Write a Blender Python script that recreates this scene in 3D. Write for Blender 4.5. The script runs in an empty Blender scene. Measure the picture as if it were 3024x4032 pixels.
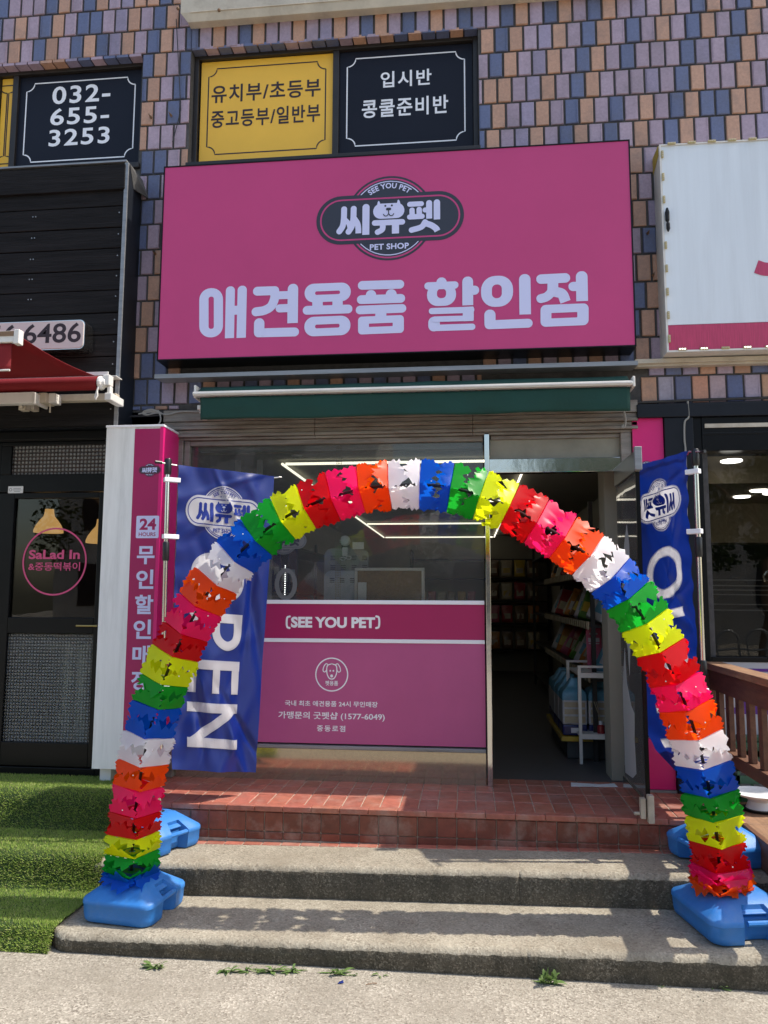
import bpy, bmesh, math, random
from mathutils import Vector, Matrix, noise
R = math.radians
rnd = random.Random(7)
sc = bpy.context.scene
COL = sc.collection

# ---------------------------------------------------------------- camera, sky, sun, exposure
IW, IH, FOC = 3024, 4032, 3030.0
CAM = Vector((0, -5.1, 1.591))
def cam_axes(yaw, pitch, roll):
    cy, sy = math.cos(yaw), math.sin(yaw)
    f = Vector((sy*math.cos(pitch), cy*math.cos(pitch), math.sin(pitch)))
    r = Vector((cy, -sy, 0)); d = f.cross(r)
    c, s = math.cos(roll), math.sin(roll)
    return c*r+s*d, -s*r+c*d, f
AR, AD, AF = cam_axes(R(-6.2), R(6.35), R(-.22))
cd = bpy.data.cameras.new('camera'); cam = bpy.data.objects.new('camera', cd); COL.objects.link(cam)
m = Matrix((AR, -AD, -AF)).transposed().to_4x4(); m.translation = CAM
cam.matrix_world = m
cd.sensor_width = 36; cd.lens = 36*FOC/IH; cd.clip_end = 500; cd.clip_start = .05
sc.camera = cam

SUN = Vector((.657, .03, 1)).normalized()
w = bpy.data.worlds.new('World'); sc.world = w; w.use_nodes = True
nt = w.node_tree; bg = nt.nodes['Background']; sky = nt.nodes.new('ShaderNodeTexSky')
sky.sky_type = 'NISHITA'; sky.sun_disc = False; sky.sun_elevation = math.asin(SUN.z); sky.sun_rotation = R(87)
sky.air_density = 1.3; sky.dust_density = 2.5
nt.links.new(sky.outputs[0], bg.inputs[0]); bg.inputs[1].default_value = .15
sl = bpy.data.lights.new('sun', 'SUN'); sl.energy = 3.6; sl.angle = R(.55); sl.color = (1, .93, .82)
so = bpy.data.objects.new('sun', sl); COL.objects.link(so); so.rotation_euler = SUN.to_track_quat('Z', 'Y').to_euler()
so.location = (6, 0, 9)
vs = sc.view_settings; vs.view_transform = 'Standard'; vs.look = 'None'; vs.exposure = .70; vs.gamma = 1
sc.cycles.max_bounces = 8; sc.cycles.transparent_max_bounces = 12
sc.cycles.use_denoising = True

def ray(px, py): return AR*((px-IW/2)/FOC) + AD*((py-IH/2)/FOC) + AF
def U(px, py, Y):
    d = ray(px, py); t = (Y-CAM.y)/d.y; p = CAM+d*t; return p.x, p.z
def G(px, py, Z):
    d = ray(px, py); t = (Z-CAM.z)/d.z; p = CAM+d*t; return p.x, p.y

# ---------------------------------------------------------------- materials
def lin(c):
    return tuple(((v/255)/12.92 if v/255 <= .04045 else ((v/255+.055)/1.055)**2.4) for v in c)
def mat(name, col, rough=.6, metal=0, spec=.5, var=0, vscale=8, bump=0, bscale=60, attr=False, trans=0, coat=0, emit=None, stretch=None, dirt=None, dscale=3, damt=.5):
    M = bpy.data.materials.new(name); M.use_nodes = True
    n = M.node_tree.nodes; L = M.node_tree.links; b = n['Principled BSDF']
    b.inputs['Roughness'].default_value = rough; b.inputs['Metallic'].default_value = metal
    b.inputs['Specular IOR Level'].default_value = spec
    if coat: b.inputs['Coat Weight'].default_value = coat
    tc = n.new('ShaderNodeTexCoord'); co = tc.outputs['Object']
    if stretch:
        mp = n.new('ShaderNodeMapping'); mp.inputs['Scale'].default_value = stretch; L.new(co, mp.inputs[0]); co = mp.outputs[0]
    if attr:
        a = n.new('ShaderNodeAttribute'); a.attribute_name = 'Col'; src = a.outputs['Color']
    else:
        rgb = n.new('ShaderNodeRGB'); rgb.outputs[0].default_value = (*col, 1); src = rgb.outputs[0]
    if var:
        t = n.new('ShaderNodeTexNoise'); t.inputs['Scale'].default_value = vscale; t.inputs['Detail'].default_value = 6; t.inputs['Roughness'].default_value = .65
        L.new(co, t.inputs['Vector'])
        mr = n.new('ShaderNodeMapRange'); mr.inputs[1].default_value = .3; mr.inputs[2].default_value = .7; mr.inputs[3].default_value = 1-var; mr.inputs[4].default_value = 1+var
        L.new(t.outputs[0], mr.inputs[0])
        mx = n.new('ShaderNodeVectorMath'); mx.operation = 'SCALE'; L.new(src, mx.inputs[0]); L.new(mr.outputs[0], mx.inputs['Scale']); src = mx.outputs[0]
    if dirt:
        t = n.new('ShaderNodeTexNoise'); t.inputs['Scale'].default_value = dscale; t.inputs['Detail'].default_value = 8; t.inputs['Roughness'].default_value = .7
        L.new(co, t.inputs['Vector'])
        mr = n.new('ShaderNodeMapRange'); mr.inputs[1].default_value = .48; mr.inputs[2].default_value = .68; mr.inputs[4].default_value = damt; L.new(t.outputs[0], mr.inputs[0])
        mx = n.new('ShaderNodeMix'); mx.data_type = 'RGBA'; L.new(mr.outputs[0], mx.inputs[0]); L.new(src, mx.inputs[6]); mx.inputs[7].default_value = (*dirt, 1); src = mx.outputs[2]
    L.new(src, b.inputs['Base Color'])
    if bump:
        t = n.new('ShaderNodeTexNoise'); t.inputs['Scale'].default_value = bscale; t.inputs['Detail'].default_value = 5; L.new(co, t.inputs['Vector'])
        bp = n.new('ShaderNodeBump'); bp.inputs['Strength'].default_value = bump; bp.inputs['Distance'].default_value = .01; L.new(t.outputs[0], bp.inputs['Height']); L.new(bp.outputs[0], b.inputs['Normal'])
    if trans:
        tr = n.new('ShaderNodeBsdfTranslucent'); L.new(src, tr.inputs[0]); ms = n.new('ShaderNodeMixShader'); ms.inputs[0].default_value = trans
        L.new(b.outputs[0], ms.inputs[1]); L.new(tr.outputs[0], ms.inputs[2]); L.new(ms.outputs[0], n['Material Output'].inputs[0])
    if emit:
        b.inputs['Emission Color'].default_value = (*emit[0], 1); b.inputs['Emission Strength'].default_value = emit[1]
    return M
def glass(name, tint=(.85, .88, .87), rough=0.0, ior=1.5, grid=0, haze=0, wave=.0):
    M = bpy.data.materials.new(name); M.use_nodes = True; n = M.node_tree.nodes; L = M.node_tree.links
    n.remove(n['Principled BSDF'])
    t = n.new('ShaderNodeBsdfTransparent'); t.inputs[0].default_value = (*tint, 1)
    g = n.new('ShaderNodeBsdfGlossy'); g.inputs['Roughness'].default_value = rough
    f = n.new('ShaderNodeFresnel'); f.inputs[0].default_value = ior
    ms = n.new('ShaderNodeMixShader'); L.new(f.outputs[0], ms.inputs[0]); L.new(t.outputs[0], ms.inputs[1]); L.new(g.outputs[0], ms.inputs[2])
    out = ms.outputs[0]
    tc = n.new('ShaderNodeTexCoord')
    if wave:
        tx = n.new('ShaderNodeTexNoise'); tx.inputs['Scale'].default_value = 1.6; L.new(tc.outputs['Object'], tx.inputs[0])
        bp = n.new('ShaderNodeBump'); bp.inputs['Strength'].default_value = wave; bp.inputs['Distance'].default_value = .02; L.new(tx.outputs[0], bp.inputs['Height']); L.new(bp.outputs[0], g.inputs['Normal'])
    if grid:
        sx = n.new('ShaderNodeSeparateXYZ'); L.new(tc.outputs['Object'], sx.inputs[0]); hs = []
        for k in (0, 2):
            a = n.new('ShaderNodeMath'); a.operation = 'MULTIPLY'; a.inputs[1].default_value = math.pi/grid; L.new(sx.outputs[k], a.inputs[0])
            s = n.new('ShaderNodeMath'); s.operation = 'SINE'; L.new(a.outputs[0], s.inputs[0])
            q = n.new('ShaderNodeMath'); q.operation = 'ABSOLUTE'; L.new(s.outputs[0], q.inputs[0]); hs.append(q)
        mu = n.new('ShaderNodeMath'); mu.operation = 'MULTIPLY'; L.new(hs[0].outputs[0], mu.inputs[0]); L.new(hs[1].outputs[0], mu.inputs[1])
        bp = n.new('ShaderNodeBump'); bp.inputs['Strength'].default_value = .9; bp.inputs['Distance'].default_value = .006; L.new(mu.outputs[0], bp.inputs['Height']); L.new(bp.outputs[0], g.inputs['Normal'])
        rf = n.new('ShaderNodeBsdfRefraction'); rf.inputs['IOR'].default_value = 1.2; rf.inputs['Roughness'].default_value = .12; rf.inputs[0].default_value = (*tint, 1); L.new(bp.outputs[0], rf.inputs['Normal'])
        L.new(rf.outputs[0], ms.inputs[1]); gridmask = mu.outputs[0]
    if haze:
        d = n.new('ShaderNodeBsdfDiffuse'); d.inputs[0].default_value = (.6, .6, .6, 1); m2 = n.new('ShaderNodeMixShader'); m2.inputs[0].default_value = haze
        if grid:
            mh = n.new('ShaderNodeMapRange'); mh.inputs[1].default_value = .2; mh.inputs[2].default_value = .95; mh.inputs[3].default_value = haze*.25; mh.inputs[4].default_value = haze*2.2; L.new(gridmask, mh.inputs[0]); L.new(mh.outputs[0], m2.inputs[0])  # pattern cells mixed paler, standing in for reflections in the pane
        L.new(out, m2.inputs[1]); L.new(d.outputs[0], m2.inputs[2]); out = m2.outputs[0]
    L.new(out, n['Material Output'].inputs[0]); return M
def emis(name, col, s):
    return mat(name, col, emit=(col, s))
def aggregate(name, base, dark, light, scale=150, speck=.5, stain=None, vert=None):
    """worn concrete with exposed grit: grit cells, blotches and stains"""
    M = mat(name, base, .92, spec=.25, var=.22, vscale=2.2); n = M.node_tree.nodes; L = M.node_tree.links; b = n['Principled BSDF']
    src = b.inputs['Base Color'].links[0].from_socket; tc = n['Texture Coordinate'] if 'Texture Coordinate' in n else n.new('ShaderNodeTexCoord')
    v = n.new('ShaderNodeTexVoronoi'); v.inputs['Scale'].default_value = scale; L.new(tc.outputs['Object'], v.inputs['Vector'])
    cr = n.new('ShaderNodeValToRGB'); e = cr.color_ramp.elements; e[0].position = .0; e[0].color = (*dark, 1); e[1].position = 1; e[1].color = (*light, 1)
    e2 = cr.color_ramp.elements.new(.35); e2.color = (*base, 1); e3 = cr.color_ramp.elements.new(.72); e3.color = (*[x*1.08 for x in base], 1)
    bw = n.new('ShaderNodeSeparateColor'); L.new(v.outputs['Color'], bw.inputs[0]); L.new(bw.outputs[0], cr.inputs[0])
    nz = n.new('ShaderNodeTexNoise'); nz.inputs['Scale'].default_value = 14; nz.inputs['Detail'].default_value = 5; L.new(tc.outputs['Object'], nz.inputs['Vector'])
    mr = n.new('ShaderNodeMapRange'); mr.inputs[1].default_value = .3; mr.inputs[2].default_value = .7; mr.inputs[3].default_value = speck*.5; mr.inputs[4].default_value = min(1, speck*1.4); L.new(nz.outputs[0], mr.inputs[0])
    mx = n.new('ShaderNodeMix'); mx.data_type = 'RGBA'; L.new(mr.outputs[0], mx.inputs[0]); L.new(src, mx.inputs[6]); L.new(cr.outputs[0], mx.inputs[7]); src = mx.outputs[2]
    if stain:
        t = n.new('ShaderNodeTexNoise'); t.inputs['Scale'].default_value = 3.5; t.inputs['Detail'].default_value = 9; t.inputs['Roughness'].default_value = .72
        if vert:
            mp = n.new('ShaderNodeMapping'); mp.inputs['Scale'].default_value = vert; L.new(tc.outputs['Object'], mp.inputs[0]); L.new(mp.outputs[0], t.inputs['Vector'])
        else: L.new(tc.outputs['Object'], t.inputs['Vector'])
        m3 = n.new('ShaderNodeMapRange'); m3.inputs[1].default_value = .4; m3.inputs[2].default_value = .7; m3.inputs[4].default_value = .85; L.new(t.outputs[0], m3.inputs[0])
        m4 = n.new('ShaderNodeMix'); m4.data_type = 'RGBA'; L.new(m3.outputs[0], m4.inputs[0]); L.new(src, m4.inputs[6]); m4.inputs[7].default_value = (*stain, 1); src = m4.outputs[2]
    L.new(src, b.inputs['Base Color'])
    bp = n.new('ShaderNodeBump'); bp.inputs['Strength'].default_value = .5; bp.inputs['Distance'].default_value = .0025; L.new(v.outputs['Distance'], bp.inputs['Height'])
    bp2 = n.new('ShaderNodeBump'); bp2.inputs['Strength'].default_value = .35; bp2.inputs['Distance'].default_value = .006; L.new(nz.outputs[0], bp2.inputs['Height']); L.new(bp.outputs[0], bp2.inputs['Normal'])
    L.new(bp2.outputs[0], b.inputs['Normal'])
    return M

PINK = lin((196, 66, 124)); DPINK = lin((168, 28, 92)); HPINK = lin((222, 30, 120)); LPINK = lin((184, 84, 136))
WHITE = (.88, .89, .94); NAVY = lin((30, 33, 50))
m_brick = mat('glazed_brick', (1, 1, 1), .42, spec=.45, attr=True, var=.13, vscale=55, bump=.25, bscale=160, dirt=(.12, .11, .11), dscale=5, damt=.35)
m_grout = mat('grout', (.080, .077, .076), .95, var=.25, vscale=20, bump=.3)
m_blackw = mat('stained_timber', (.011, .010, .0105), .7, var=.6, vscale=3, bump=.6, bscale=14, stretch=(.6, 1, 9), spec=.18)
m_black = mat('black_paint', (.0045, .0048, .0055), .35, spec=.22, var=.3, vscale=4)
m_dnavy = mat('dark_panel', (.010, .0125, .018), .45, spec=.25, var=.25, vscale=3)
m_alu = mat('dull_aluminium', (.30, .31, .32), .5, .6, var=.2, vscale=6, stretch=(.4, 1, 6))
m_steel = mat('stainless_steel', (.62, .61, .58), .12, 1, bump=.22, bscale=5, stretch=(1.2, 1, .8))
m_bronze = mat('old_shutter_box', (.25, .225, .195), .55, .2, var=.3, vscale=5, dirt=(.10, .045, .02), dscale=6, damt=.6, stretch=(.6, 1, 4))
m_cream = mat('cream_metal', (.56, .50, .40), .5, var=.14, vscale=6, dirt=(.20, .13, .07), dscale=4, damt=.35)
m_wmetal = mat('white_powder_coat', (.72, .70, .66), .38, var=.08, vscale=6)
m_pink = mat('magenta_sign_film', PINK, .36, spec=.4, var=.05, vscale=1.2)
m_pinkd = mat('magenta_film', DPINK, .4, var=.04, vscale=3)
m_pinkl = mat('pale_magenta_film', LPINK, .4, var=.05, vscale=3)
m_hot = mat('hot_pink_film', HPINK, .4, var=.05, vscale=3)
m_white = mat('white_vinyl', WHITE, .45)
m_lilac = mat('white_letter_film', (.66, .68, .96), .4)
m_navy = mat('navy_film', (.010, .012, .022), .45, spec=.2, var=.1, vscale=2)
m_yel = mat('yellow_film', (.92, .53, .05), .42, var=.05, vscale=2)
m_ink = mat('dark_ink', (.03, .015, .02), .5)
m_char = mat('charcoal_film', lin((48, 50, 62)), .4)
m_green = mat('green_canvas', lin((8, 62, 54)), .75, var=.12, vscale=5, bump=.15, bscale=90)
m_redc = mat('red_canvas', (.26, .012, .018), .75, var=.08, vscale=6, trans=.25)
m_terra = mat('terracotta_tile', (1, 1, 1), .5, attr=True, var=.22, vscale=22, bump=.2, bscale=60, dirt=(.40, .30, .25), dscale=7, damt=.45)
m_tgrout = mat('tile_grout', (.40, .33, .26), .95, var=.3, vscale=20)
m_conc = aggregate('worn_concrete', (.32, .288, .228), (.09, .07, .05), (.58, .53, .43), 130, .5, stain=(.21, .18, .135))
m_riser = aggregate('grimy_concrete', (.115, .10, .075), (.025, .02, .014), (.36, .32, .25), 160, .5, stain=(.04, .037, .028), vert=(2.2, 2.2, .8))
m_pave = aggregate('pavement', (.30, .272, .226), (.085, .065, .05), (.60, .55, .47), 135, .62, stain=(.235, .21, .17))
m_turf = mat('turf_backing', (.020, .045, .010), .95, var=.4, vscale=60, bump=.6, bscale=120)
m_blade = mat('turf_blade', (1, 1, 1), .6, attr=True, trans=.25, spec=.2)
m_leaf = mat('weed_leaf', (.13, .21, .06), .6, var=.3, vscale=40, trans=.3)
m_blue = mat('blue_polyethylene', lin((48, 118, 192)), .45, spec=.4, var=.09, vscale=6, bump=.12, bscale=250, dirt=(.20, .30, .40), dscale=7, damt=.22)
m_hole = mat('dark_socket', (.006, .008, .012), .8)
m_pole = mat('black_rod', (.012, .012, .014), .35)
m_chrome = mat('chromed_tube', (.72, .70, .66), .18, 1)
m_flag = mat('blue_banner_fabric', lin((14, 44, 134)), .34, spec=.8, trans=.4, bump=.08, bscale=300)
m_flagw = mat('white_banner_print', (.80, .80, .84), .4, spec=.5, trans=.62)
m_flagb = mat('blue_banner_print', lin((14, 44, 140)), .4, spec=.5, trans=.3)
m_wood = mat('brown_deck_timber', (.125, .056, .030), .6, var=.3, vscale=6, bump=.25, bscale=30, stretch=(6, 1, 6))
m_wood2 = mat('weathered_deck_timber', (.24, .135, .075), .7, var=.3, vscale=6, bump=.25, bscale=30, stretch=(6, 1, 6))
m_glass = glass('shop_glass', (.86, .88, .86), wave=.12, haze=.055)
m_dglass = glass('door_glass', (.62, .62, .62), haze=.08, wave=.1)
m_bglass = glass('dim_glass', (.7, .7, .68), wave=.12)
m_pglass = glass('patterned_glass', (.80, .82, .78), .08, 1.6, grid=.021, haze=.12)
m_wall = mat('interior_paint', (.27, .255, .21), .9, var=.06, vscale=2)
m_brown = mat('brown_interior', (.20, .125, .075), .8, var=.2, vscale=2)
m_floor = mat('grey_vinyl_floor', (.07, .07, .072), .55, var=.1, vscale=5)
m_rack = mat('dark_rack', (.012, .012, .013), .6)
m_gwhite = mat('pale_steel_panel', (.42, .47, .53), .45, var=.05, vscale=3)
m_cork = mat('cork', (.27, .165, .07), .9, var=.25, vscale=70)
m_lamp = emis('warm_lamp_shade', (1, .58, .20), .55)
m_tube = emis('led_tube', (1, .93, .76), 1.15)
m_down = emis('downlight', (1, .98, .95), 4)
m_led = emis('led_dot', (1, 1, 1), 2.5)
m_cable = mat('grey_cable', (.30, .29, .26), .6)
m_dcable = mat('dark_cable', (.03, .03, .033), .6)
m_paper = mat('white_plastic', (.70, .71, .73), .5)
m_lbox = mat('acrylic_sign_face', (.74, .80, .86), .35, var=.05, vscale=2, dirt=(.40, .42, .44), dscale=1.3, damt=.16, stretch=(5, 1, .35))
m_lstrip = mat('faded_magenta_film', lin((186, 60, 100)), .5, var=.2, vscale=12, stretch=(14, 1, .6))
m_mod = mat('led_module', (.50, .42, .20), .5)
m_lred = mat('ivory_sign_face', (.66, .58, .55), .45)
m_film = mat('peeling_frosted_film', (.36, .38, .39), .6)
m_purple = mat('purple_film', lin((82, 30, 130)), .4)
m_crate = mat('green_crate_plastic', (.012, .07, .035), .45)
m_lpanel = mat('pale_grey_panel', (.42, .44, .48), .5)
m_salad = mat('rose_sticker', lin((212, 80, 128)), .5)
m_wht = mat('white_paint', (.84, .85, .84), .5, var=.07, vscale=3, dirt=(.45, .46, .44), dscale=2, damt=.4, stretch=(5, 1, .5))

# ---------------------------------------------------------------- builders
ROOT = {}
class MB:
    def __init__(s): s.v = []; s.f = []; s.m = []; s.c = []; s.mi = 0; s.col = None
    def add(s, vs, fs):
        o = len(s.v); s.v += [tuple(p) for p in vs]
        for f in fs: s.f.append([i+o for i in f]); s.m.append(s.mi); s.c.append(s.col)
    def box(s, x0, x1, y0, y1, z0, z1, M=None):
        vs = [Vector((x, y, z)) for z in (z0, z1) for y in (y0, y1) for x in (x0, x1)]
        if M: vs = [M @ v for v in vs]
        s.add(vs, [(0, 2, 3, 1), (4, 5, 7, 6), (0, 1, 5, 4), (2, 6, 7, 3), (0, 4, 6, 2), (1, 3, 7, 5)]); return s
    def tube(s, pts, r, n=8, caps=True, closed=False):
        pts = [Vector(p) for p in pts]; rings = []; N = len(pts); prev = None
        for i, p in enumerate(pts):
            a = pts[(i-1) % N] if (i or closed) else p; b = pts[(i+1) % N] if (i < N-1 or closed) else p
            t = (b-a).normalized()
            if prev is None: q = t.orthogonal().normalized()
            else: q = (prev-t*prev.dot(t)).normalized()
            prev = q; u = t.cross(q); rr = r[i] if isinstance(r, (list, tuple)) else r
            rings.append([p+(q*math.cos(2*math.pi*k/n)+u*math.sin(2*math.pi*k/n))*rr for k in range(n)])
        vs = [v for g in rings for v in g]; fs = []
        for i in range(N if closed else N-1):
            j = (i+1) % N
            for k in range(n): fs.append((i*n+k, i*n+(k+1) % n, j*n+(k+1) % n, j*n+k))
        if caps and not closed: fs += [tuple(range(n))[::-1], tuple((N-1)*n+k for k in range(n))]
        s.add(vs, fs); return s
    def lathe(s, prof, c=(0, 0, 0), n=20, ax='z'):
        vs = []; fs = []; c = Vector(c)
        for (r, h) in prof:
            for k in range(n):
                a = 2*math.pi*k/n; x, y = r*math.cos(a), r*math.sin(a)
                vs.append(c+(Vector((x, y, h)) if ax == 'z' else Vector((x, h, y)) if ax == 'y' else Vector((h, x, y))))
        for i in range(len(prof)-1):
            for k in range(n): fs.append((i*n+k, i*n+(k+1) % n, (i+1)*n+(k+1) % n, (i+1)*n+k))
        fs += [tuple(range(n))[::-1], tuple((len(prof)-1)*n+k for k in range(n))]
        s.add(vs, fs); return s
    def prism(s, pts, y0, y1):
        """outline in x,z pushed from y0 to y1"""
        n = len(pts); vs = [(x, y0, z) for x, z in pts]+[(x, y1, z) for x, z in pts]
        fs = [tuple(range(n)), tuple(range(2*n-1, n-1, -1))]+[(i, i+n, (i+1) % n+n, (i+1) % n) for i in range(n)]
        s.add(vs, fs); return s
    def loops(s, ls, cap0=True, cap1=True):
        n = len(ls[0]); vs = [p for l in ls for p in l]; fs = []
        for i in range(len(ls)-1):
            for k in range(n): fs.append((i*n+k, i*n+(k+1) % n, (i+1)*n+(k+1) % n, (i+1)*n+k))
        if cap0: fs.append(tuple(range(n))[::-1])
        if cap1: fs.append(tuple((len(ls)-1)*n+k for k in range(n)))
        s.add(vs, fs); return s
    def grid(s, fn, nu, nv):
        vs = [fn(i/nu, j/nv) for j in range(nv+1) for i in range(nu+1)]; W = nu+1
        s.add(vs, [(j*W+i, j*W+i+1, (j+1)*W+i+1, (j+1)*W+i) for j in range(nv) for i in range(nu)]); return s
    def build(s, name, mats, parent=None, bevel=0, smooth=False, loc=None, seg=2, solid=0):
        mats = mats if isinstance(mats, (list, tuple)) else [mats]
        o0 = Vector(ROOT[parent.name]) if parent else Vector(loc) if loc is not None else Vector((0, 0, 0))
        if not parent and loc is None and s.v:
            xs, ys, zs = zip(*s.v); o0 = Vector(((min(xs)+max(xs))/2, (min(ys)+max(ys))/2, min(zs)))
        me = bpy.data.meshes.new(name); me.from_pydata([Vector(p)-o0 for p in s.v], [], s.f)
        for q in mats: me.materials.append(q)
        me.polygons.foreach_set('material_index', s.m)
        if any(c is not None for c in s.c):
            at = me.color_attributes.new('Col', 'FLOAT_COLOR', 'CORNER'); buf = []
            for f, c in zip(s.f, s.c): buf += list((*(c or (1, 1, 1)), 1))*len(f)
            at.data.foreach_set('color', buf)
        if smooth: me.polygons.foreach_set('use_smooth', [True]*len(me.polygons))
        me.update()
        bm = bmesh.new(); bm.from_mesh(me); bmesh.ops.recalc_face_normals(bm, faces=bm.faces) if len(s.f) < 60000 and not solid else None; bm.to_mesh(me); bm.free()
        o = bpy.data.objects.new(name, me); COL.objects.link(o)
        if parent: o.parent = parent
        else: o.location = o0
        ROOT[o.name] = o0
        if bevel:
            b = o.modifiers.new('bevel', 'BEVEL'); b.width = bevel; b.segments = seg; b.limit_method = 'ANGLE'; b.angle_limit = R(35)
        if solid:
            b = o.modifiers.new('thick', 'SOLIDIFY'); b.thickness = solid; b.offset = 0
        if smooth and not solid:
            try: me.set_sharp_from_angle(angle=R(40))
            except Exception: pass
        return o
def box(*a): return MB().box(*a)
def tag(o, label, cat, group=None, kind=None):
    if label: o['label'] = label
    if cat: o['category'] = cat
    if group: o['group'] = group
    if kind: o['kind'] = kind
    return o
def struct(o, kind='structure'): o['kind'] = kind; return o
def thing(name, label, cat, loc, group=None):
    o = bpy.data.objects.new(name, None); COL.objects.link(o); o.location = loc; o.empty_display_size = .1
    ROOT[o.name] = Vector(loc); return tag(o, label, cat, group)
def dup(o, loc, rz=None, parent=None):
    c = o.copy(); COL.objects.link(c)
    if parent: c.parent = parent
    else:
        c.location = loc
        if rz is not None: c.rotation_euler = (0, 0, rz)
        ROOT[c.name] = Vector(loc)
    for ch in [x for x in COL.objects if x.parent == o]: dup(ch, None, None, c)
    return c

# ---------------------------------------------------------------- lettering: flat ink shapes in layers
def catmull(p, n=8):
    p = [Vector(q) for q in p]
    if len(p) < 3: return p
    q = [p[0]*2-p[1]]+p+[p[-1]*2-p[-2]]; o = []
    for i in range(1, len(q)-2):
        for k in range(n):
            t = k/n; a, b, c, d = q[i-1:i+3]
            o.append(.5*((2*b)+(c-a)*t+(2*a-5*b+4*c-d)*t*t+(3*b-a-3*c+d)*t**3))
    return o+[p[-1]]
_tc = {}
def textmesh(body, bold=0., space=1.):
    k = (body, bold, space)
    if k not in _tc:
        c = bpy.data.curves.new('t', 'FONT'); c.body = body; c.offset = bold; c.space_character = space; c.resolution_u = 4
        o = bpy.data.objects.new('t', c); COL.objects.link(o); bpy.context.view_layer.update()
        me = o.to_mesh(); vs = [(v.co.x, v.co.y) for v in me.vertices]; fs = [tuple(p.vertices) for p in me.polygons]
        x0 = min(v[0] for v in vs); x1 = max(v[0] for v in vs); y0 = min(v[1] for v in vs); y1 = max(v[1] for v in vs)
        _tc[k] = ([((x-x0)/(x1-x0), (y-y0)/(y1-y0)) for x, y in vs], fs, (x1-x0)/(y1-y0))
        o.to_mesh_clear(); bpy.data.objects.remove(o); bpy.data.curves.remove(c)
    return _tc[k]
class Ink:
    def __init__(s, step=.0004): s.v = []; s.f = []; s.m = []; s.mi = 0; s.L = 0; s.step = step
    def add(s, vs, fs):
        o = len(s.v); s.v += [(x, y, s.L*s.step) for x, y in vs]
        for f in fs: s.f.append([i+o for i in f]); s.m.append(s.mi)
        s.L += .5
    def stroke(s, pts, w, c0=1, c1=1, curve=True, cross=2, closed=False, sub=0):
        p = catmull(pts) if curve else [Vector(q) for q in pts]
        if sub:
            q = [p[0]]
            for a, b in zip(p, p[1:]):
                k = max(1, int((b-a).length/sub)); q += [a.lerp(b, (i+1)/k) for i in range(k)]
            p = q
        N = len(p); h = w/2; rows = []
        nrm = []
        for i in range(N):
            a = p[(i-1) % N] if closed or i else p[i]; b = p[(i+1) % N] if closed or i < N-1 else p[i]
            t = (b-a).normalized(); nrm.append((t, Vector((-t.y, t.x))))
        if not closed and c0:
            t, n = nrm[0]
            for k in range(1, 7):
                a = math.pi/2*k/7; rows.append((p[0]-t*h*math.cos(a), n*math.sin(a)))
        for i in range(N): rows.append((p[i], nrm[i][1]))
        if not closed and c1:
            t, n = nrm[-1]
            for k in range(6, 0, -1):
                a = math.pi/2*k/7; rows.append((p[-1]+t*h*math.cos(a), n*math.sin(a)))
        vs = []; W = cross+1
        for c, n in rows:
            for k in range(W): vs.append(tuple(c+n*h*(2*k/cross-1)))
        fs = []; NR = len(rows)
        for i in range(NR if closed else NR-1):
            j = (i+1) % NR
            for k in range(cross): fs.append((i*W+k, i*W+k+1, j*W+k+1, j*W+k))
        s.add(vs, fs); return s
    def ring(s, a, b):
        n = len(a); s.add(list(a)+list(b), [(i, (i+1) % n, (i+1) % n+n, i+n) for i in range(n)]); return s
    def poly(s, pts):
        n = len(pts); cx = sum(p[0] for p in pts)/n; cy = sum(p[1] for p in pts)/n
        mid = [((p[0]+cx)/2, (p[1]+cy)/2) for p in pts]
        s.add(list(pts)+mid+[(cx, cy)], [(i, (i+1) % n, n+(i+1) % n, n+i) for i in range(n)]+[(n+i, n+(i+1) % n, 2*n) for i in range(n)]); return s
    def disc(s, c, r, n=20): return s.poly([(c[0]+r*math.cos(2*math.pi*k/n), c[1]+r*math.sin(2*math.pi*k/n)) for k in range(n)])
    def text(s, body, fn, bold=0., space=1.):
        vs, fs, asp = textmesh(body, bold, space); s.add([fn(*v) for v in vs], fs); return s
    def textbox(s, body, x0, y0, x1, y1, bold=0., space=1.): return s.text(body, lambda a, b: (x0+a*(x1-x0), y0+b*(y1-y0)), bold, space)
    def refine(s, mx):
        """split long edges so that a print can follow folded cloth"""
        bm = bmesh.new(); vs = [bm.verts.new(v) for v in s.v]
        for f, q in zip(s.f, s.m):
            try: bm.faces.new([vs[i] for i in f]).material_index = q
            except ValueError: pass
        for _ in range(7):
            bmesh.ops.triangulate(bm, faces=bm.faces)
            es = [e for e in bm.edges if e.calc_length() > mx]
            if not es: break
            bmesh.ops.subdivide_edges(bm, edges=es, cuts=1)
        bmesh.ops.triangulate(bm, faces=bm.faces); bm.verts.index_update()
        s.v = [tuple(v.co) for v in bm.verts]; s.f = [[v.index for v in f.verts] for f in bm.faces]; s.m = [f.material_index for f in bm.faces]; bm.free(); return s
    def build(s, name, mats, fn, parent, **k):
        b = MB(); b.v = [fn(*p) for p in s.v]; b.f = s.f; b.m = s.m; b.c = [None]*len(s.f)
        return b.build(name, mats, parent, **k)
def rrect(x0, y0, x1, y1, r, n=6, sq=()):
    o = []
    for q, (cx, cy, a0) in enumerate(((x1-r, y1-r, 0), (x0+r, y1-r, 90), (x0+r, y0+r, 180), (x1-r, y0+r, 270))):
        for k in range(n+1):
            a = R(a0+90*k/n)
            if q in sq: o.append(((x1, x0, x0, x1)[q], (y1, y1, y0, y0)[q])) if k == n//2 else o.append((cx+r*max(-1, min(1, 1.42*math.cos(a))), cy+r*max(-1, min(1, 1.42*math.sin(a)))))
            else: o.append((cx+r*math.cos(a), cy+r*math.sin(a)))
    return o
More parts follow.
